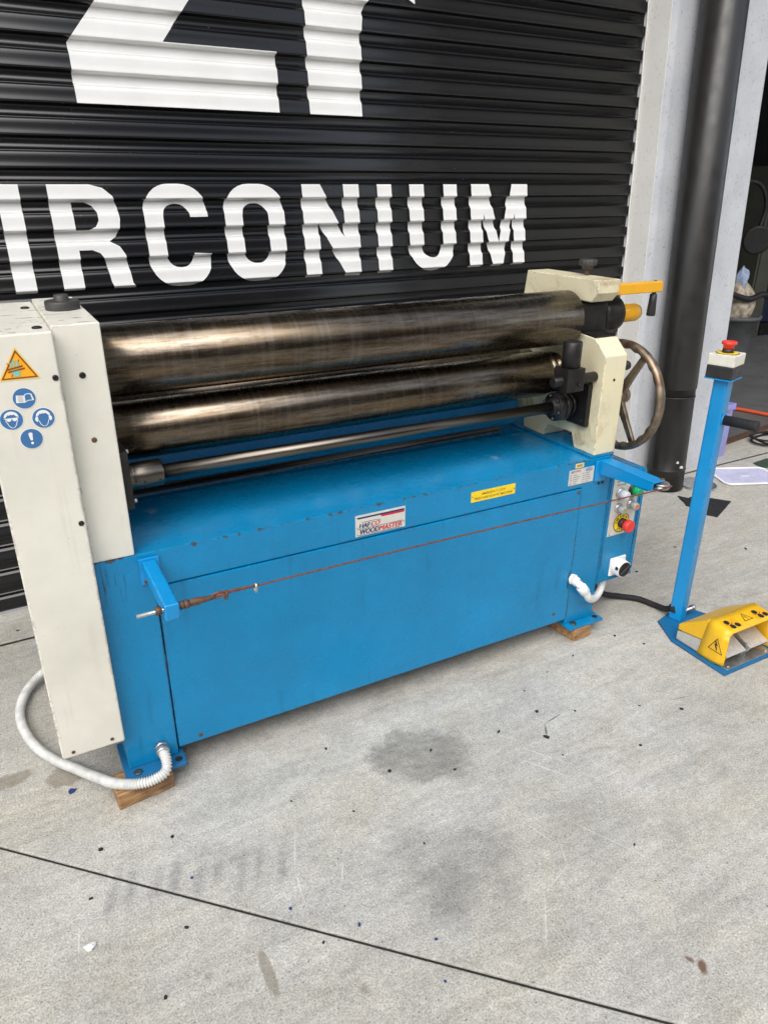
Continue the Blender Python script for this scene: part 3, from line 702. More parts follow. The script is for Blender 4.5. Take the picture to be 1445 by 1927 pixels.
g.build('conduit_gland', 'white_plastic', R_)
MB().tube(spline([(1.393, -.022, .224), (1.402, -.038, .213), (1.415, -.045, .193), (1.434, -.042, .166), (1.468, -.022, .140), (1.512, .004, .121), (1.548, .022, .126), (1.566, .032, .152), (1.566, .034, .182)], 8), .0125, 14).build('flexible_conduit', 'white_plastic', R_)

# --- control box
cb = MB().box(1.5045, 1.656, .0, .21, .176, .558).build('control_box', 'blue', R_, .003)
MB().box(1.5075, 1.6385, -.0045, -.0003, .181, .553).build('box_door', 'blue', cb, .0015)
MB().box(1.6415, 1.655, -.0045, -.0003, .179, .556).build('box_edge_strip', 'blue', cb, .0015)
MB().box(1.515, 1.645, .012, .19, .5583, .5600).build('box_lid', 'blue', cb, .001)
YP = -.0062
pl = MB().box(1.516, 1.627, YP, -.0047, .347, .548).build('control_plate', 'label_silver', cb, .0008)
P_ = lambda u, v: (u, YP-.0003, v)
text('lettering', 'ALARM', 'ink_black', cb, P_, .0075, (1.528, .532), .2)
text('lettering', 'POWER', 'ink_black', cb, P_, .0075, (1.530, .519), .2)
text('lettering', 'ON', 'ink_black', cb, P_, .0075, (1.536, .466), .2)
text('lettering', 'OFF', 'ink_black', cb, P_, .0075, (1.592, .466), .2)
def button(x, z, body, cap, r=.0135, L=.022):
    bb = MB().lathe((x, YP, z), (0, -1, 0), [(0, r*1.25), (.004, r*1.25), (.006, r*1.1), (.008, r)], 28).build('button', body, cb)
    MB().lathe((x, YP-.006, z), (0, -1, 0), [(0, r*.95), (L-.004, r*.95), (L-.001, r*.85), (L, r*.6)], 28).build('button_cap', cap, bb); return bb
button(1.548, .495, 'galv', 'lamp_white', .0145, .026); button(1.600, .497, 'black_plastic', 'green_plastic', .0145, .026)
for x, z, m_ in ((1.548, .444, 'olive_cap'), (1.600, .447, 'orange_cap')):
    bb = button(x, z, 'galv', 'clear_cap', .013, .024); MB().disc((x, YP-.0301, z), (0, -1, 0), .009, 24).build('button_mark', m_, bb)
es = MB().disc((1.571, YP, .388), (0, -1, 0), .034, 48, .0004).build('stop_ring', 'ink_black', cb)
MB().disc((1.571, YP-.0004, .388), (0, -1, 0), .031, 48, .0003).build('stop_disc', 'sign_yellow', es)
def arc_text(body, cx, cz, r, a0, a1, h, parent, place, flip=False, mat='ink_black'):
    for i, ch in enumerate(body):
        a = rad(a0+(a1-a0)*i/(max(1, len(body)-1))); ux, uz = math.cos(a), math.sin(a)
        tx, tz = (uz, -ux) if not flip else (-uz, ux); nx, nz = (ux, uz) if not flip else (-ux, -uz)
        text('lettering', ch, mat, parent, (lambda u, v, X=cx+ux*r, Z=cz+uz*r, tx=tx, tz=tz, nx=nx, nz=nz: place(X+u*tx+v*nx, Z+u*tz+v*nz)), h, (-h*.35, -h*.5), 0, .02)
arc_text('EMERGENCY', 1.571, .388, .0245, 170, 10, .0085, es, lambda u, v: (u, YP-.0009, v))
arc_text('STOP', 1.571, .388, .0245, 235, 305, .0085, es, lambda u, v: (u, YP-.0009, v), True)
MB().lathe((1.571, YP-.0004, .388), (0, -1, 0), [(0, .0165), (.014, .0155)], 28).build('stop_collar', 'black_plastic', es)
MB().lathe((1.571, YP-.013, .388), (0, -1, 0), [(0, .0135), (.010, .0145), (.012, .0195), (.016, .0205), (.024, .0205), (.028, .019), (.030, .015), (.030, .001)], 36).build('stop_mushroom', 'red_plastic', es)
MB().disc((1.527, YP, .352), (0, -1, 0), .002, 10).build('rivet', 'ink_black', cb)
rs = MB().box(1.545, 1.613, -.0125, -.0047, .198, .264).build('isolator_switch', 'white_plastic', cb, .004, 3)
MB().lathe((1.579, -.0122, .231), (0, -1, 0), [(0, .0315), (.002, .0305), (.028, .0285), (.030, .0272), (.030, .025)], 40).build('switch_collar', 'white_plastic', rs)
MB().lathe((1.579, -.020, .231), (0, -1, 0), [(0, .0255), (.0222, .0255), (.0235, .0245)], 40).build('switch_knob', 'black_plastic', rs)
MB().box(1.5735, 1.5845, -.0505, -.042, .207, .255, Matrix.Translation((1.579, 0, .231)) @ Matrix.Rotation(rad(55), 4, 'Y') @ Matrix.Translation((-1.579, 0, -.231))).build('switch_handle', 'black_plastic', rs, .003)
for a in (75, 195, 315):
    M4 = Matrix.Translation((1.579, 0, .231)) @ Matrix.Rotation(rad(a), 4, 'Y') @ Matrix.Translation((-1.579, 0, -.231))
    MB().box(1.6075, 1.6098, -.040, -.030, .226, .236, M4).build('switch_slot', 'ink_black', rs)

# --- labels and stickers
def sheet(x0, x1, z0, z1, y, mat, name, parent): return MB().box(x0, x1, y-.0006, y-.00005, z0, z1).build(name, mat, parent)
lab = sheet(.626, .772, .549, .608, -.0001, 'label_silver', 'maker_badge', R_)
Q = lambda u, v: (u, -.0010, v); xa, xb = .626, .772
rects = lambda a, b, c, d: [[(a, c), (b, c), (b, d), (a, d)]]
poly_mesh([[[(xa+.004, .602), (xa+.007, .5975), (xb-.003, .5975), (xb-.003, .602)]]], 'badge_stripe', 'ink_navy', lab, Q)
poly_mesh([[[(.698, .5972), (.702, .592), (xb-.003, .592), (xb-.003, .5972)]]], 'badge_stripe', 'ink_red', lab, Q)
bold_text('lettering', 'HAF', 'ink_navy', lab, Q, .0125, (.636, .5715), .22, .0, width=.0315)
bold_text('lettering', 'CO', 'ink_red', lab, Q, .0125, (.6695, .5715), .22, .0, width=.0245)
bold_text('lettering', 'WOOD', 'ink_navy', lab, Q, .0135, (.637, .5535), .22, .0, width=.0545)
bold_text('lettering', 'MASTER', 'ink_red', lab, Q, .0135, (.6935, .5535), .22, .0, width=.0665)
for pts in ([(.645, .5870), (.690, .5870), (.696, .5855), (.699, .5815)], [(.630, .5745), (.632, .570), (.636, .5688), (.70, .5688), (.760, .5688), (.766, .5675), (.769, .563)], [(.630, .5565), (.632, .552), (.636, .5512), (.70, .5512), (.757, .5512)]):
    poly_mesh([[stroke(pts, .0012)]], 'badge_line', 'ink_black', lab, Q)
yl = sheet(.981, 1.132, .573, .604, -.0001, 'sign_yellow', 'warning_label', R_)
text('lettering', 'EMERGENCY STOP', 'ink_brown', yl, Q, .0068, (1.0565, .5905), .1, .01, 'CENTER', .082)
text('lettering', 'PRESS WIRE AGAINST MACHINE', 'ink_brown', yl, Q, .0068, (1.0565, .5785), .1, .01, 'CENTER', .130)
for x, z in ((.985, .589), (1.128, .589)): MB().disc((x, -.0008, z), (0, -1, 0), .0018, 10).build('rivet', 'rust', yl)
sp = sheet(1.331, 1.4285, .556, .605, -.0001, 'label_silver', 'rating_plate', R_)
text('lettering', 'HAFCO', 'ink_navy', sp, Q, .0075, (1.337, .5945), .2, .02, width=.014)
text('lettering', 'WOODMASTER', 'ink_red', sp, Q, .006, (1.352, .596), .2, .02, width=.022)
poly_mesh([[circ(1.408, .5965, .001), ]], 'logo_dot', 'ink_red', sp, Q)
ov = [(1.4075+.0145*math.cos(a), .5975+.0058*math.sin(a)) for a in [2*math.pi*i/30 for i in range(30)]]
ov2 = [(1.4075+.0128*math.cos(a), .5975+.0045*math.sin(a)) for a in [2*math.pi*i/30 for i in range(30)]][::-1]
poly_mesh([[ov, ov2]], 'logo_oval', 'sign_blue', sp, Q)
text('lettering', 'HAFCO', 'ink_navy', sp, Q, .005, (1.397, .595), .2, .02, width=.02)
for i in range(6):
    z = .588-i*.0068
    poly_mesh([rects(1.335, 1.335+.006+.002*(i % 3), z-.0016, z+.0006), rects(1.347, 1.362+.004*((i*7) % 4), z-.0014, z+.0004), rects(1.383, 1.392, z-.0012, z+.0005), rects(1.395, 1.409+.003*((i*5) % 4), z-.0013, z+.0005)], 'print_line', 'ink_grey', sp, Q)
bc = sheet(1.3525, 1.385, .6085, .6225, -.0001, 'sign_cream', 'asset_tag', R_)
poly_mesh([rects(1.358+i*.0022, 1.358+i*.0022+(.0013 if i % 3 else .0007), .612, .619) for i in range(10)], 'bar_print', 'ink_black', bc, Q)

YC = -.0333
K = lambda o: (lambda u, v: (u, YC-.0002-o*.0003, v))
tri = [(-.104, 1.0435), (-.0325, 1.0435), (-.0675, 1.104)]
ws = poly_mesh([[tri]], 'crush_warning_sticker', 'sign_cream', cv, K(0))
poly_mesh([[grow(tri, .90)]], 'sticker_field', 'sign_orange', ws, K(1))
poly_mesh([[grow(tri, .86), grow(tri, .74)[::-1]]], 'sticker_border', 'ink_brown', ws, K(2))
poly_mesh([[[(-.080, 1.063), (-.066, 1.063), (-.067, 1.051), (-.077, 1.051)]]] + [[[(x, 1.069), (x+.0035, 1.069), (x+.0035, 1.069+h), (x, 1.069+h)]] for x, h in ((-.0805, .007), (-.0755, .012), (-.070, .009))], 'sticker_hand', 'ink_teal', ws, K(3))
poly_mesh([[stroke([(-.086, 1.064), (-.060, 1.0690)], .0024)], [stroke([(-.086, 1.0595), (-.057, 1.0645)], .0024)]], 'sticker_roll', 'ink_brown', ws, K(4))
poly_mesh([[stroke([(-.083, 1.073), (-.085, 1.076)], .0014)], [stroke([(-.066, 1.077), (-.0645, 1.081)], .0014)], [stroke([(-.079, 1.055), (-.081, 1.051)], .0014)]], 'sticker_mark', 'ink_red', ws, K(4))
def pict(cx, cz, parts):
    s_ = poly_mesh([[circ(cx, cz, .0205)]], 'safety_sticker', 'sign_white', cv, K(0))
    poly_mesh([[circ(cx, cz, .0192)]], 'sticker_field', 'sign_blue', s_, K(1))
    for mat, polys, lay in parts: poly_mesh(polys, 'sticker_symbol', mat, s_, K(lay))
c = (-.068, 1.009)
pict(*c, [('sign_white', [[[(c[0]-.015, c[1]-.007), (c[0]-.013, c[1]+.007), (c[0], c[1]+.0055), (c[0]+.003, c[1]+.0085), (c[0]+.010, c[1]+.009), (c[0]+.0135, c[1]+.007), (c[0]+.016, c[1]-.005), (c[0]+.006, c[1]-.005), (c[0], c[1]-.008)]]], 2),
          ('ink_grey', [[stroke([(c[0]-.0105, c[1]-.0045+i*.0022), (c[0]-.002, c[1]-.0052+i*.0022)], .0006)] for i in range(5)], 3),
          ('sign_blue', [[[(c[0]+.0012, c[1]-.0055), (c[0]+.0015, c[1]+.005), (c[0]+.004, c[1]+.0072), (c[0]+.0098, c[1]+.0075), (c[0]+.0115, c[1]+.0055), (c[0]+.0128, c[1]-.0035), (c[0]+.006, c[1]-.0034)]]], 3)])
def head(cx, cz, extra):
    face_ = [(cx-.0098, cz+.004), (cx-.0098, cz-.003), (cx-.008, cz-.0055), (cx-.0062, cz-.011), (cx-.0025, cz-.0155), (cx+.0025, cz-.0155), (cx+.0062, cz-.011), (cx+.008, cz-.0055), (cx+.0098, cz-.003), (cx+.0098, cz+.004)]
    hair = arc(cx, cz+.004, .0125, .0115, 0, 180, 12) + [(cx-.0085, cz+.0055), (cx-.005, cz+.0095), (cx-.003, cz+.008), (cx-.001, cz+.0098), (cx+.002, cz+.0085), (cx+.005, cz+.0095), (cx+.0085, cz+.0055)]
    pict(cx, cz, [('sign_white', [[stroke(face_, .0012)], [hair]] + extra, 2)])
c = (-.096, .972)
head(*c, [[arc(c[0]-.0045, c[1]+.002, .0045, .0055, 180, 360, 8)], [arc(c[0]+.0052, c[1]+.002, .0045, .0055, 180, 360, 8)], [stroke([(c[0]-.0125, c[1]+.0025), (c[0]+.0125, c[1]+.0025)], .0012)]])
c = (-.042, .968)
head(*c, [[arc(c[0]-.0105, c[1]-.001, .0042, .0052, 90, 270, 8)], [arc(c[0]+.0105, c[1]-.001, .0042, .0052, -90, 90, 8)]])
c = (-.069, .931)
pict(*c, [('sign_white', [[[(c[0]-.0022, c[1]-.003), (c[0]+.0018, c[1]-.003), (c[0]+.0026, c[1]+.007)] + arc(c[0]-.0005, c[1]+.0095, .0036, .003, 0, 180, 8) + [(c[0]-.0040, c[1]+.007)]], [circ(c[0], c[1]-.0085, .0026, 14)]], 2)])

# ================================================================== TIMBER BLOCKS
def block(name, cx, cy, lx, ly, h, ang, lab):
    mb = MB(); M4 = Matrix.Rotation(ang, 4, 'Z')
    mb.prism([(-lx/2, -ly/2), (lx/2, -ly/2+.002), (lx/2-.002, ly/2), (-lx/2+.003, ly/2)], 'z', 0, h, M4)
    for v in mb.bm.verts: v.co += Vector((rnd.uniform(-.002, .002), rnd.uniform(-.002, .002), 0))
    o = mb.build(name, 'wood', None, .004, 3); o.location = (cx, cy, 0); return tag(o, lab, 'block', 'timber blocks under the machine feet')
block('wooden_block', .022, -.018, .137, .078, .0445, .10, 'chipped brown timber block under the machine foot below the gear cover')
o = block('wooden_block', 1.432, .062, .19, .078, .0445, rad(96), 'brown timber block under the machine foot beside the control box')

# ================================================================== PEDAL STAND
S_ = thing('pedal_stand', 'blue emergency stop post with yellow two-pedal foot switch on a base plate', 'foot pedal', (1.82, -.2, 0))
so_ = Vector((-1.82, .2, 0))
class MS(MB):
    def build(s, name, mat, parent=None, bev=0., seg=2, origin=None):
        if parent is S_: pass
        bmesh.ops.translate(s.bm, verts=s.bm.verts, vec=so_)
        return MB.build(s, name, mat, parent, bev, seg)
MS().prism([(1.741, -.078), (1.689, -.183), (1.685, -.393), (1.957, -.393), (1.953, -.18), (1.90, -.06), (1.86, -.045)], 'z', 0.0, .007).build('base_plate', 'blue_plate', S_, .0015)
th = rad(17); NC = Vector((1.801, -.121))
PM = Matrix.Translation((NC.x, NC.y, 0)) @ Matrix.Rotation(th, 4, 'Z')
LEAN = Matrix.Shear('XY', 4, (-.006, -.01)) if False else Matrix.Identity(4)
MS().box(0, .048, 0, .043, .006, .848, PM).build('post', 'blue2', S_, .005, 3)
EB = PM
MS().box(-.019, .0635, -.0155, .0655, .8485, .852, EB).build('box_bracket', 'blue2', S_)
ebx = MS().box(-.018, .062, -.014, .064, .8515, .8895, EB).build('stop_box_base', 'black_plastic', S_, .003)
MS().disc(EB @ Vector((.018, -.0142, .871)), EB.to_3x3() @ Vector((0, -1, 0)), .009, 24, .0006).build('knockout', 'ink_grey', ebx)
MS().disc(EB @ Vector((.018, -.0149, .871)), EB.to_3x3() @ Vector((0, -1, 0)), .0078, 24, .0004).build('knockout_face', 'black_plastic', ebx)
MS().box(-.0185, .0625, -.0145, .0645, .8895, .9235, EB).build('stop_box_cover', 'cream', S_, .003)
c0 = EB @ Vector((.022, .025, .9236))
rg_ = MS().lathe(c0, (0, 0, 1), [(0, .033), (.0006, .033)], 40).build('stop_ring', 'ink_black', S_)
MS().lathe(c0+Vector((0, 0, .0007)), (0, 0, 1), [(0, .0305), (.0006, .0305)], 40).build('stop_disc', 'sign_yellow', rg_)
MS().lathe(c0, (0, 0, 1), [(0, .017), (.012, .0155)], 28).build('stop_collar', 'black_plastic', rg_)
MS().lathe(c0+Vector((0, 0, .011)), (0, 0, 1), [(0, .0145), (.012, .0155), (.014, .0195), (.0165, .0215), (.0205, .0215), (.023, .020), (.0235, .012), (.0238, .001)], 36).build('stop_mushroom', 'red_plastic', rg_)
hd = EB.to_3x3() @ Vector((0, -1, 0)); h0 = EB @ Vector((.026, 0, .722))
MS().lathe(h0, hd, [(-.002, .0185), (.003, .0185)], 28).build('handle_collar', 'blue2', S_)
MS().lathe(h0, hd, [(0, .0155), (.085, .0155), (.093, .0165), (.100, .0165), (.102, .015), (.102, .003), (.098, .003)], 28).build('carry_handle', 'rubber', S_)
MS().lathe(EB @ Vector((.056, .0, .035)), EB.to_3x3() @ Vector((1, -.3, 0)), [(-.02, .007), (.014, .007), (.014, .011), (.024, .011), (.026, .007)], 16).build('cable_gland', 'galv', S_)
# pedal body
PX0, PX1 = 1.700, 1.925
MS().box(PX0+.006, PX1-.006, -.384, -.19, .0072, .0125).build('pedal_base', 'galv', S_, .001)
MS().prism([(-.189, .0126), (-.189, .046), (-.290, .062), (-.290, .0126)], 'x', PX0+.002, PX1-.002).build('pedal_case', 'alu', S_, .002)
MS().prism([(-.1885, .0475), (-.1885, .070), (-.288, .140), (-.296, .140), (-.296, .0635)], 'x', PX0+.001, PX1-.001).build('pedal_cover', 'yellow', S_, .006, 3)
MS().box(PX0+.0025, PX1-.0025, -.2895, -.1900, .0455, .0475).build('cover_gasket', 'rubber', S_)
hd_ = MS(); arch = []
rr = .018; zt = .146
arch += [(PX0, z) for z in (.009, .020, .04, .07, .10, zt-rr)] + [(PX0+rr-rr*math.cos(a), zt-rr+rr*math.sin(a)) for a in [rad(18*i) for i in range(1, 6)]]
arch += [(PX0+rr+(PX1-PX0-2*rr)*i/6, zt) for i in range(1, 6)]
arch += [(PX1-rr+rr*math.sin(a), zt-rr+rr*math.cos(a)) for a in [rad(18*i) for i in range(0, 6)]] + [(PX1, z) for z in (.10, .07, .04, .020, .009)]
def yb(z): return -.272-.022*(z/.146)
def yf(z): return -.334 - .038*min(1, max(0, (z-.009)/.011))
grid = []
for x, z in arch:
    grid.append([hd_.bm.verts.new((x, yb(z)+(yf(z)-yb(z))*t, z - (.010*t if z > .13 else 0))) for t in (0, .33, .66, 1)])
for a, b in zip(grid, grid[1:]):
    for k in range(3): hd_.face([a[k], a[k+1], b[k+1], b[k]], True)
hood = hd_.build('pedal_hood', 'yellow', S_); sd_ = hood.modifiers.new('sheet', 'SOLIDIFY'); sd_.thickness = .003; sd_.offset = -1
MS().box(1.8115, 1.8145, -.362, -.296, .0126, .062).build('pedal_divider', 'galv', S_)
for x0, x1 in ((1.716, 1.803), (1.824, 1.909)):
    M4 = Matrix.Translation((0, -.30, .075)) @ Matrix.Rotation(rad(24), 4, 'X')
    tr = MS().box(x0, x1, -.076, .004, -.005, 0, M4).build('treadle', 'alu', S_, .0015)
    g = MS()
    for i in range(11): g.box(x0+.004, x1-.004, -.073+i*.0064, -.0702+i*.0064, -.0002, .0015, M4)
    g.build('tread_ribs', 'alu', tr)
    for e in (x0-.0005, x1-.0015): MS().box(e, e+.002, -.076, .004, -.022, .0004, M4).build('treadle_side', 'alu', tr)
for x, y in ((1.722, -.374), (1.90, -.374)): MS().lathe((x, y, .0125), (0, 0, 1), [(0, .005), (.002, .005), (.003, .003)], 14).build('screw', 'galv', S_)
# hood graphics
def hp_(u, v, o=0): return Vector((u, v, .1464 - .010*max(0, min(1, (-.294-v)/.078)) + .0003*o)) + so_
HP = lambda o: (lambda u, v: hp_(u, v, o))
for cx in (1.748, 1.878):
    f_ = poly_mesh([[[(cx-.028, -.359), (cx+.028, -.359), (cx+.028, -.318), (cx-.028, -.318)]]], 'pedal_sticker', 'amber', S_, HP(1))
    poly_mesh([[circ(cx-.012, -.328, .0095)], [circ(cx-.008, -.350, .0095)], [circ(cx+.014, -.349, .0095)]], 'sticker_dot', 'ink_black', f_, HP(2))
    poly_mesh([[stroke([(cx-.024, -.336), (cx-.012, -.341), (cx, -.339), (cx+.006, -.332)], .0018)]], 'sticker_arc', 'ink_black', f_, HP(2))
t3 = [(1.797, -.348), (1.838, -.348), (1.8175, -.314)]
t_ = poly_mesh([[grow(t3, 1.), grow(t3, .8)[::-1]]], 'caution_triangle', 'ink_black', S_, HP(1))
poly_mesh([[stroke([(1.8175, -.338), (1.8175, -.326)], .003)], [circ(1.8175, -.3425, .0017, 10)]], 'caution_mark', 'ink_black', t_, HP(1))
SPX = lambda u, v: Vector((PX0-.0007, u, v)) + so_
t4 = [(-.362, .052), (-.308, .052), (-.335, .100)]
t_ = poly_mesh([[grow(t4, 1.), grow(t4, .85)[::-1]]], 'voltage_triangle', 'ink_black', S_, SPX)
poly_mesh([[[(-.3315, .090), (-.3415, .0745), (-.3355, .0752), (-.3415, .0615), (-.3385, .0615), (-.342, .0565), (-.336, .0590), (-.3378, .0598), (-.3270, .0790), (-.3330, .0778), (-.3275, .0895)]]], 'voltage_bolt', 'ink_black', t_, SPX)
# ---- cable from the machine to the stand
cab = MB(); cab.tube(spline([(1.575, .115, .172), (1.60, .118, .11), (1.66, .115, .04), (1.735, .098, .014), (1.785, .055, .0115), (1.805, -.005, .0115), (1.803, -.05, .022), (1.800, -.082, .042)], 10), .0105, 14)
cab.cyl((1.8015, -.075, .040), (1.7985, -.098, .047), .0145, n=18)
tag(cab.build('power_cable', 'rubber', None, 0, 2, (1.7, .05, 0)), 'thick black cable lying on concrete from control box to pedal stand', 'cable')

# ================================================================== THINGS BY THE WALL AND IN THE BAY
d = MB(); d.lathe((0, 0, 0), (0, 0, 1), [(0, .090), (.006, .092), (.010, .085), (.007, .06), (.006, .04), (.009, .034), (.009, .001)], 48)
o = d.build('metal_disc', 'galv'); o.location = (2.905, .735, 0); tag(o, 'round grey metal disc lying on concrete by the downpipe', 'disc')
mt = MB(); pts = [(2.697, .676), (2.675, .640), (2.665, .612), (2.640, .580), (2.648, .560), (2.625, .536), (2.615, .50), (2.662, .420), (2.868, .511), (2.80, .60), (2.755, .605), (2.74, .64), (2.72, .632)]
mt.prism([(x-2.74, y-.54) for x, y in pts], 'z', 0, .006)
o = mt.build('rubber_mat', 'rubber', None, .001); o.location = (2.74, .54, 0); tag(o, 'torn piece of black rubber mat behind the blue stand post', 'mat')
ld = thing('plastic_lid', 'pale lilac rectangular plastic lid lying on the concrete', 'lid', (3.215, .70, 0), (0, 0, rad(-24)))
MB().prism([(-.155, -.088), (-.135, -.11), (.135, -.11), (.155, -.088), (.155, .088), (.135, .11), (-.135, .11), (-.155, .088)], 'z', .001, .006).build('panel', 'lid', ld, .002)
rm = MB(); rm.tube([(x, y, .007) for x, y in [(-.155, -.088), (-.135, -.11), (.135, -.11), (.155, -.088), (.155, .088), (.135, .11), (-.135, .11), (-.155, .088)]], .0055, 8, True); rm.build('rim', 'lamp_white', ld)
MB().box(-.02, .02, -.003, .003, .006, .0075).build('mark', 'sign_white', ld)
gm = MB().prism([(-.075, -.03), (-.05, .045), (.08, .06), (.10, -.05)], 'z', 0, .006)
o = gm.build('green_mat', 'green_mat', None, .001); o.location = (3.48, .765, 0); tag(o, 'dark green mat scrap on the concrete beyond the lilac lid', 'mat')
sb = thing('storage_box', 'lilac translucent storage box standing on edge behind the concrete wall corner', 'box', (3.35, 1.0, 0), (0, 0, rad(8)))
b = MB(); b.box(-.13, .05, -.03, .10, .0, .006).box(-.13, -.127, -.03, .10, .006, .30).box(.047, .05, -.03, .10, .006, .30).box(-.127, .047, -.03, -.027, .006, .30).box(-.127, .047, .097, .10, .006, .30)
b.build('body', 'purple', sb)
b = MB(); b.box(-.138, .058, -.038, -.0303, .27, .30).box(-.138, .058, .1003, .108, .27, .30); b.build('rim', 'purple', sb)
MB().box(.0585, .10, -.02, .02, .25, .29).build('clip', 'purple_solid', sb, .004)
b = MB()
for i in range(5): b.tube([(-.10+.03*i, .0+.015*i, .008), (-.07+.03*i, .02, .05+.01*i), (-.05+.02*i, .05, .03)], .010, 8)
b.build('contents', 'navy', sb)
cc = MB()
P = []
for k in range(70):
    a = k*.27; r_ = .105+.012*math.sin(k*.7); P.append((r_*math.cos(a)*1.25, r_*math.sin(a), .008+.0015*k*.3))
P += [(.25, .1, .006), (.4, .16, .006)]
cc.tube(spline(P, 2), .006, 8)
o = cc.build('coiled_cable', 'rubber'); o.location = (3.86, 1.0, 0); tag(o, 'loosely coiled black cable on the apron by the open bay', 'cable')
oh = MB(); oh.tube(spline([(-.7, 1.1, .012), (-.2, .30, .012), (0, 0, .012), (.10, -.25, .012), (.35, -.42, .012), (.9, -.5, .012)], 10), .012, 12)
o = oh.build('air_hose', 'orange_hose'); o.location = (4.24, 1.54, 0); tag(o, 'orange hose lying across the dark workshop floor', 'hose')
# bin with bag
bn = thing('waste_bin', 'round dark grey rubbish bin standing in the open bay', 'bin', (5.60, 2.70, 0))
MB().lathe((0, 0, 0), (0, 0, 1), [(0, .15), (.02, .155), (.34, .195), (.345, .215), (.37, .218), (.375, .20), (.35, .185), (.06, .15), (.05, .01)], 48).build('body', 'bin', bn)
rm = MB(); rm.lathe((0, 0, .335), (0, 0, 1), [(0, .196), (.004, .205), (.012, .205), (.014, .197)], 48); rm.build('rim', 'bin', bn)
bgm = MB(); NS = 20
def lump(mb, c, rx, ry, rz, amp, seed, nu=24, nv=14):
    q = random.Random(seed); ph = [q.uniform(0, 6.28) for _ in range(8)]; V = []
    for j in range(nv+1):
        t = math.pi*j/nv; row = []
        for i in range(nu):
            a = 2*math.pi*i/nu; k = 1+amp*(math.sin(3*a+ph[0]+2*t)+math.sin(5*a+ph[1]-3*t)*.7+math.sin(4*t+ph[2]+a)*.8)
            row.append(mb.bm.verts.new((c[0]+rx*k*math.sin(t)*math.cos(a), c[1]+ry*k*math.sin(t)*math.sin(a), c[2]+rz*k*math.cos(t))))
        V.append(row)
    for j in range(nv):
        for i in range(nu): mb.face([V[j][i], V[j][(i+1) % nu], V[j+1][(i+1) % nu], V[j+1][i]], True)
lump(bgm, (0, 0, 0), .15, .14, .22, .05, 3)
o = bgm.build('rag_bundle', 'cloth'); o.location = (5.58, 2.70, .45); tag(o, 'dirty beige rag bundle stuffed in the grey bin', 'rags')
bl = MB(); lump(bl, (0, 0, 0), .05, .05, .10, .10, 5)
o = bl.build('blue_rag', 'bluecloth'); o.location = (5.55, 2.66, .66); tag(o, 'crumpled pale blue rag on top of the bin heap', 'rag')
bp = MB(); bp.tube(spline([(-.25, 0, .02), (-.05, -.02, -.03), (.10, -.03, 0), (.20, -.02, -.03)], 8), .025, 10)
o = bp.build('black_offcut', 'black_plastic'); o.location = (5.60, 2.58, .55); tag(o, 'black plastic offcut sticking out over the bin', 'offcut')
# cabinet and lamp
cbn = thing('steel_cabinet', 'tall olive grey steel cabinet inside the dim bay', 'cabinet', (6.79, 3.5, 0))
MB().box(-.26, -.03, -.25, .25, .0, 1.55).build('body', 'cabinet', cbn, .006)
MB().box(-.235, -.05, -.262, -.2505, .05, 1.52).build('door', 'cabinet', cbn, .003)
MB().box(-.17, -.14, -.285, -.2625, .86, 1.02).build('handle', 'black_plastic', cbn, .004)
nv = thing('machine_cabinet', 'dark navy machine cabinet beside the olive cabinet', 'machine', (7.34, 3.6, 0))
MB().box(-.5, .6, -.3, .4, .12, 1.45).build('body', 'navy', nv, .01)
MB().box(-.55, .65, -.35, .45, .0, .115).build('plinth', 'black_iron', nv, .01)
wbh = thing('work_bench', 'dark work bench against the side wall in the bay', 'bench', (5.55, 3.5, 0))
MB().box(-.6, .6, -.3, .3, .80, .85).build('top', 'black_iron', wbh, .004)
for x in (-.56, .52):
    for y in (-.27, .22): MB().box(x, x+.05, y, y+.05, 0, .8).build('leg', 'black_iron', wbh)
MB().box(-.55, .55, -.26, .26, .25, .29).build('shelf', 'black_iron', wbh)
lm = thing('gooseneck_lamp', 'black gooseneck lamp curving out behind the concrete wall', 'lamp', (5.575, 2.75, 0))
MB().tube(spline([(-.25, 0, 1.40), (-.05, 0, 1.42), (.12, 0, 1.38), (.22, 0, 1.24), (.20, 0, 1.08), (.14, 0, .98)], 10), .016, 10).build('neck', 'black_plastic', lm)
MB().lathe((.14, -.02, .98), (-.6, -.7, -.1), [(0, .03), (.02, .05), (.05, .105), (.075, .115), (.08, .10)], 32).build('shade', 'black_plastic', lm)
MB().cyl((-.25, 0, .0), (-.25, 0, 1.40), .018).build('stem', 'black_plastic', lm)
MB().lathe((-.25, 0, 0), (0, 0, 1), [(0, .16), (.02, .16), (.03, .05)], 32).build('foot', 'black_iron', lm)

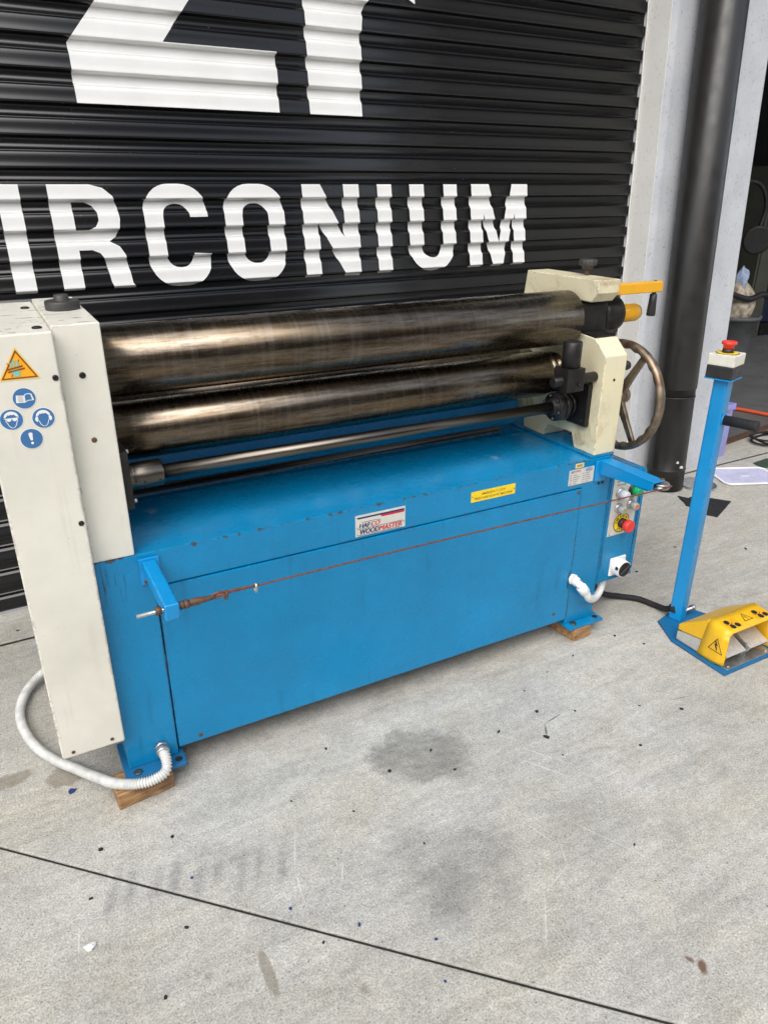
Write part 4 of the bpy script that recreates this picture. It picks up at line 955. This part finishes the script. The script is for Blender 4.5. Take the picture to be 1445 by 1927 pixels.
# ================================================================== LITTER
def bit(name, x, y, s, mat, lab, cat, grp, seed):
    q = random.Random(seed); mb = MB(); n = q.randint(5, 7); a0 = q.uniform(0, 6.28); el = q.uniform(.35, .9)
    pts = [(s*math.cos(2*math.pi*i/n)*q.uniform(.6, 1.1), s*el*math.sin(2*math.pi*i/n)*q.uniform(.6, 1.1)) for i in range(n)]
    mb.prism(pts, 'z', 0, .0022, Matrix.Rotation(a0, 4, 'Z'))
    for v in mb.bm.verts: v.co.z += .25*abs(v.co.x)*q.uniform(0, 1)
    o = mb.build(name, mat); o.location = (x, y, 0); return tag(o, lab, cat, grp)
LEAF = [(.479, -.104, .006), (.589, -.256, .008), (.722, -.241, .007), (.925, -.268, .008), (1.072, -.251, .008), (1.10, -.16, .004), (1.027, -.347, .011), (1.229, -.491, .007), (1.446, -.438, .009), (1.22, -.12, .004), (1.35, -.09, .005),
        (1.17, -.30, .004), (1.02, -.42, .003), (.45, -.33, .003), (.05, -.20, .006), (-.10, -.16, .007), (-.14, -.28, .006), (.02, -.44, .006), (.25, -.60, .005), (-.05, -.56, .005),
        (1.75, .30, .008), (1.95, .22, .008), (1.65, .42, .007), (2.25, .30, .009), (2.05, .52, .010), (1.55, -.07, .006), (1.60, -.15, .005), (.74, -.33, .006), (.55, -.49, .004), (.97, -.72, .004),
        (-.18, .55, .006), (-.05, .80, .008), (-.20, .90, .007), (2.5, .15, .010), (1.35, -.37, .005), (.33, -.23, .004)]
for i, (x, y, s) in enumerate(LEAF): bit('leaf_fragment', x, y, s, 'leaf', 'small dark dried leaf fragment lying on the pale concrete', 'leaf', 'dark leaf bits on the concrete', i)
for i, (x, y, s) in enumerate([(-.135, .055, .013), (.22, -.50, .0045), (.33, -.60, .006), (.45, -.70, .004), (.06, -.33, .0045), (.42, -.78, .0035)]):
    bit('blue_flake', x, y, s, 'blue_flake', 'small blue plastic flake lying on the concrete', 'flake', 'blue flakes on the concrete', 100+i)
wp = MB(); lump(wp, (0, 0, .006), .011, .007, .0055, .17, 9, 9, 6)
for f_ in wp.bm.faces: f_.smooth = False
o = wp.build('crumpled_wrapper', 'paper'); o.location = (-.158, -.395, 0)
tag(o, 'crumpled white paper wrapper near the slanting slab joint', 'wrapper')
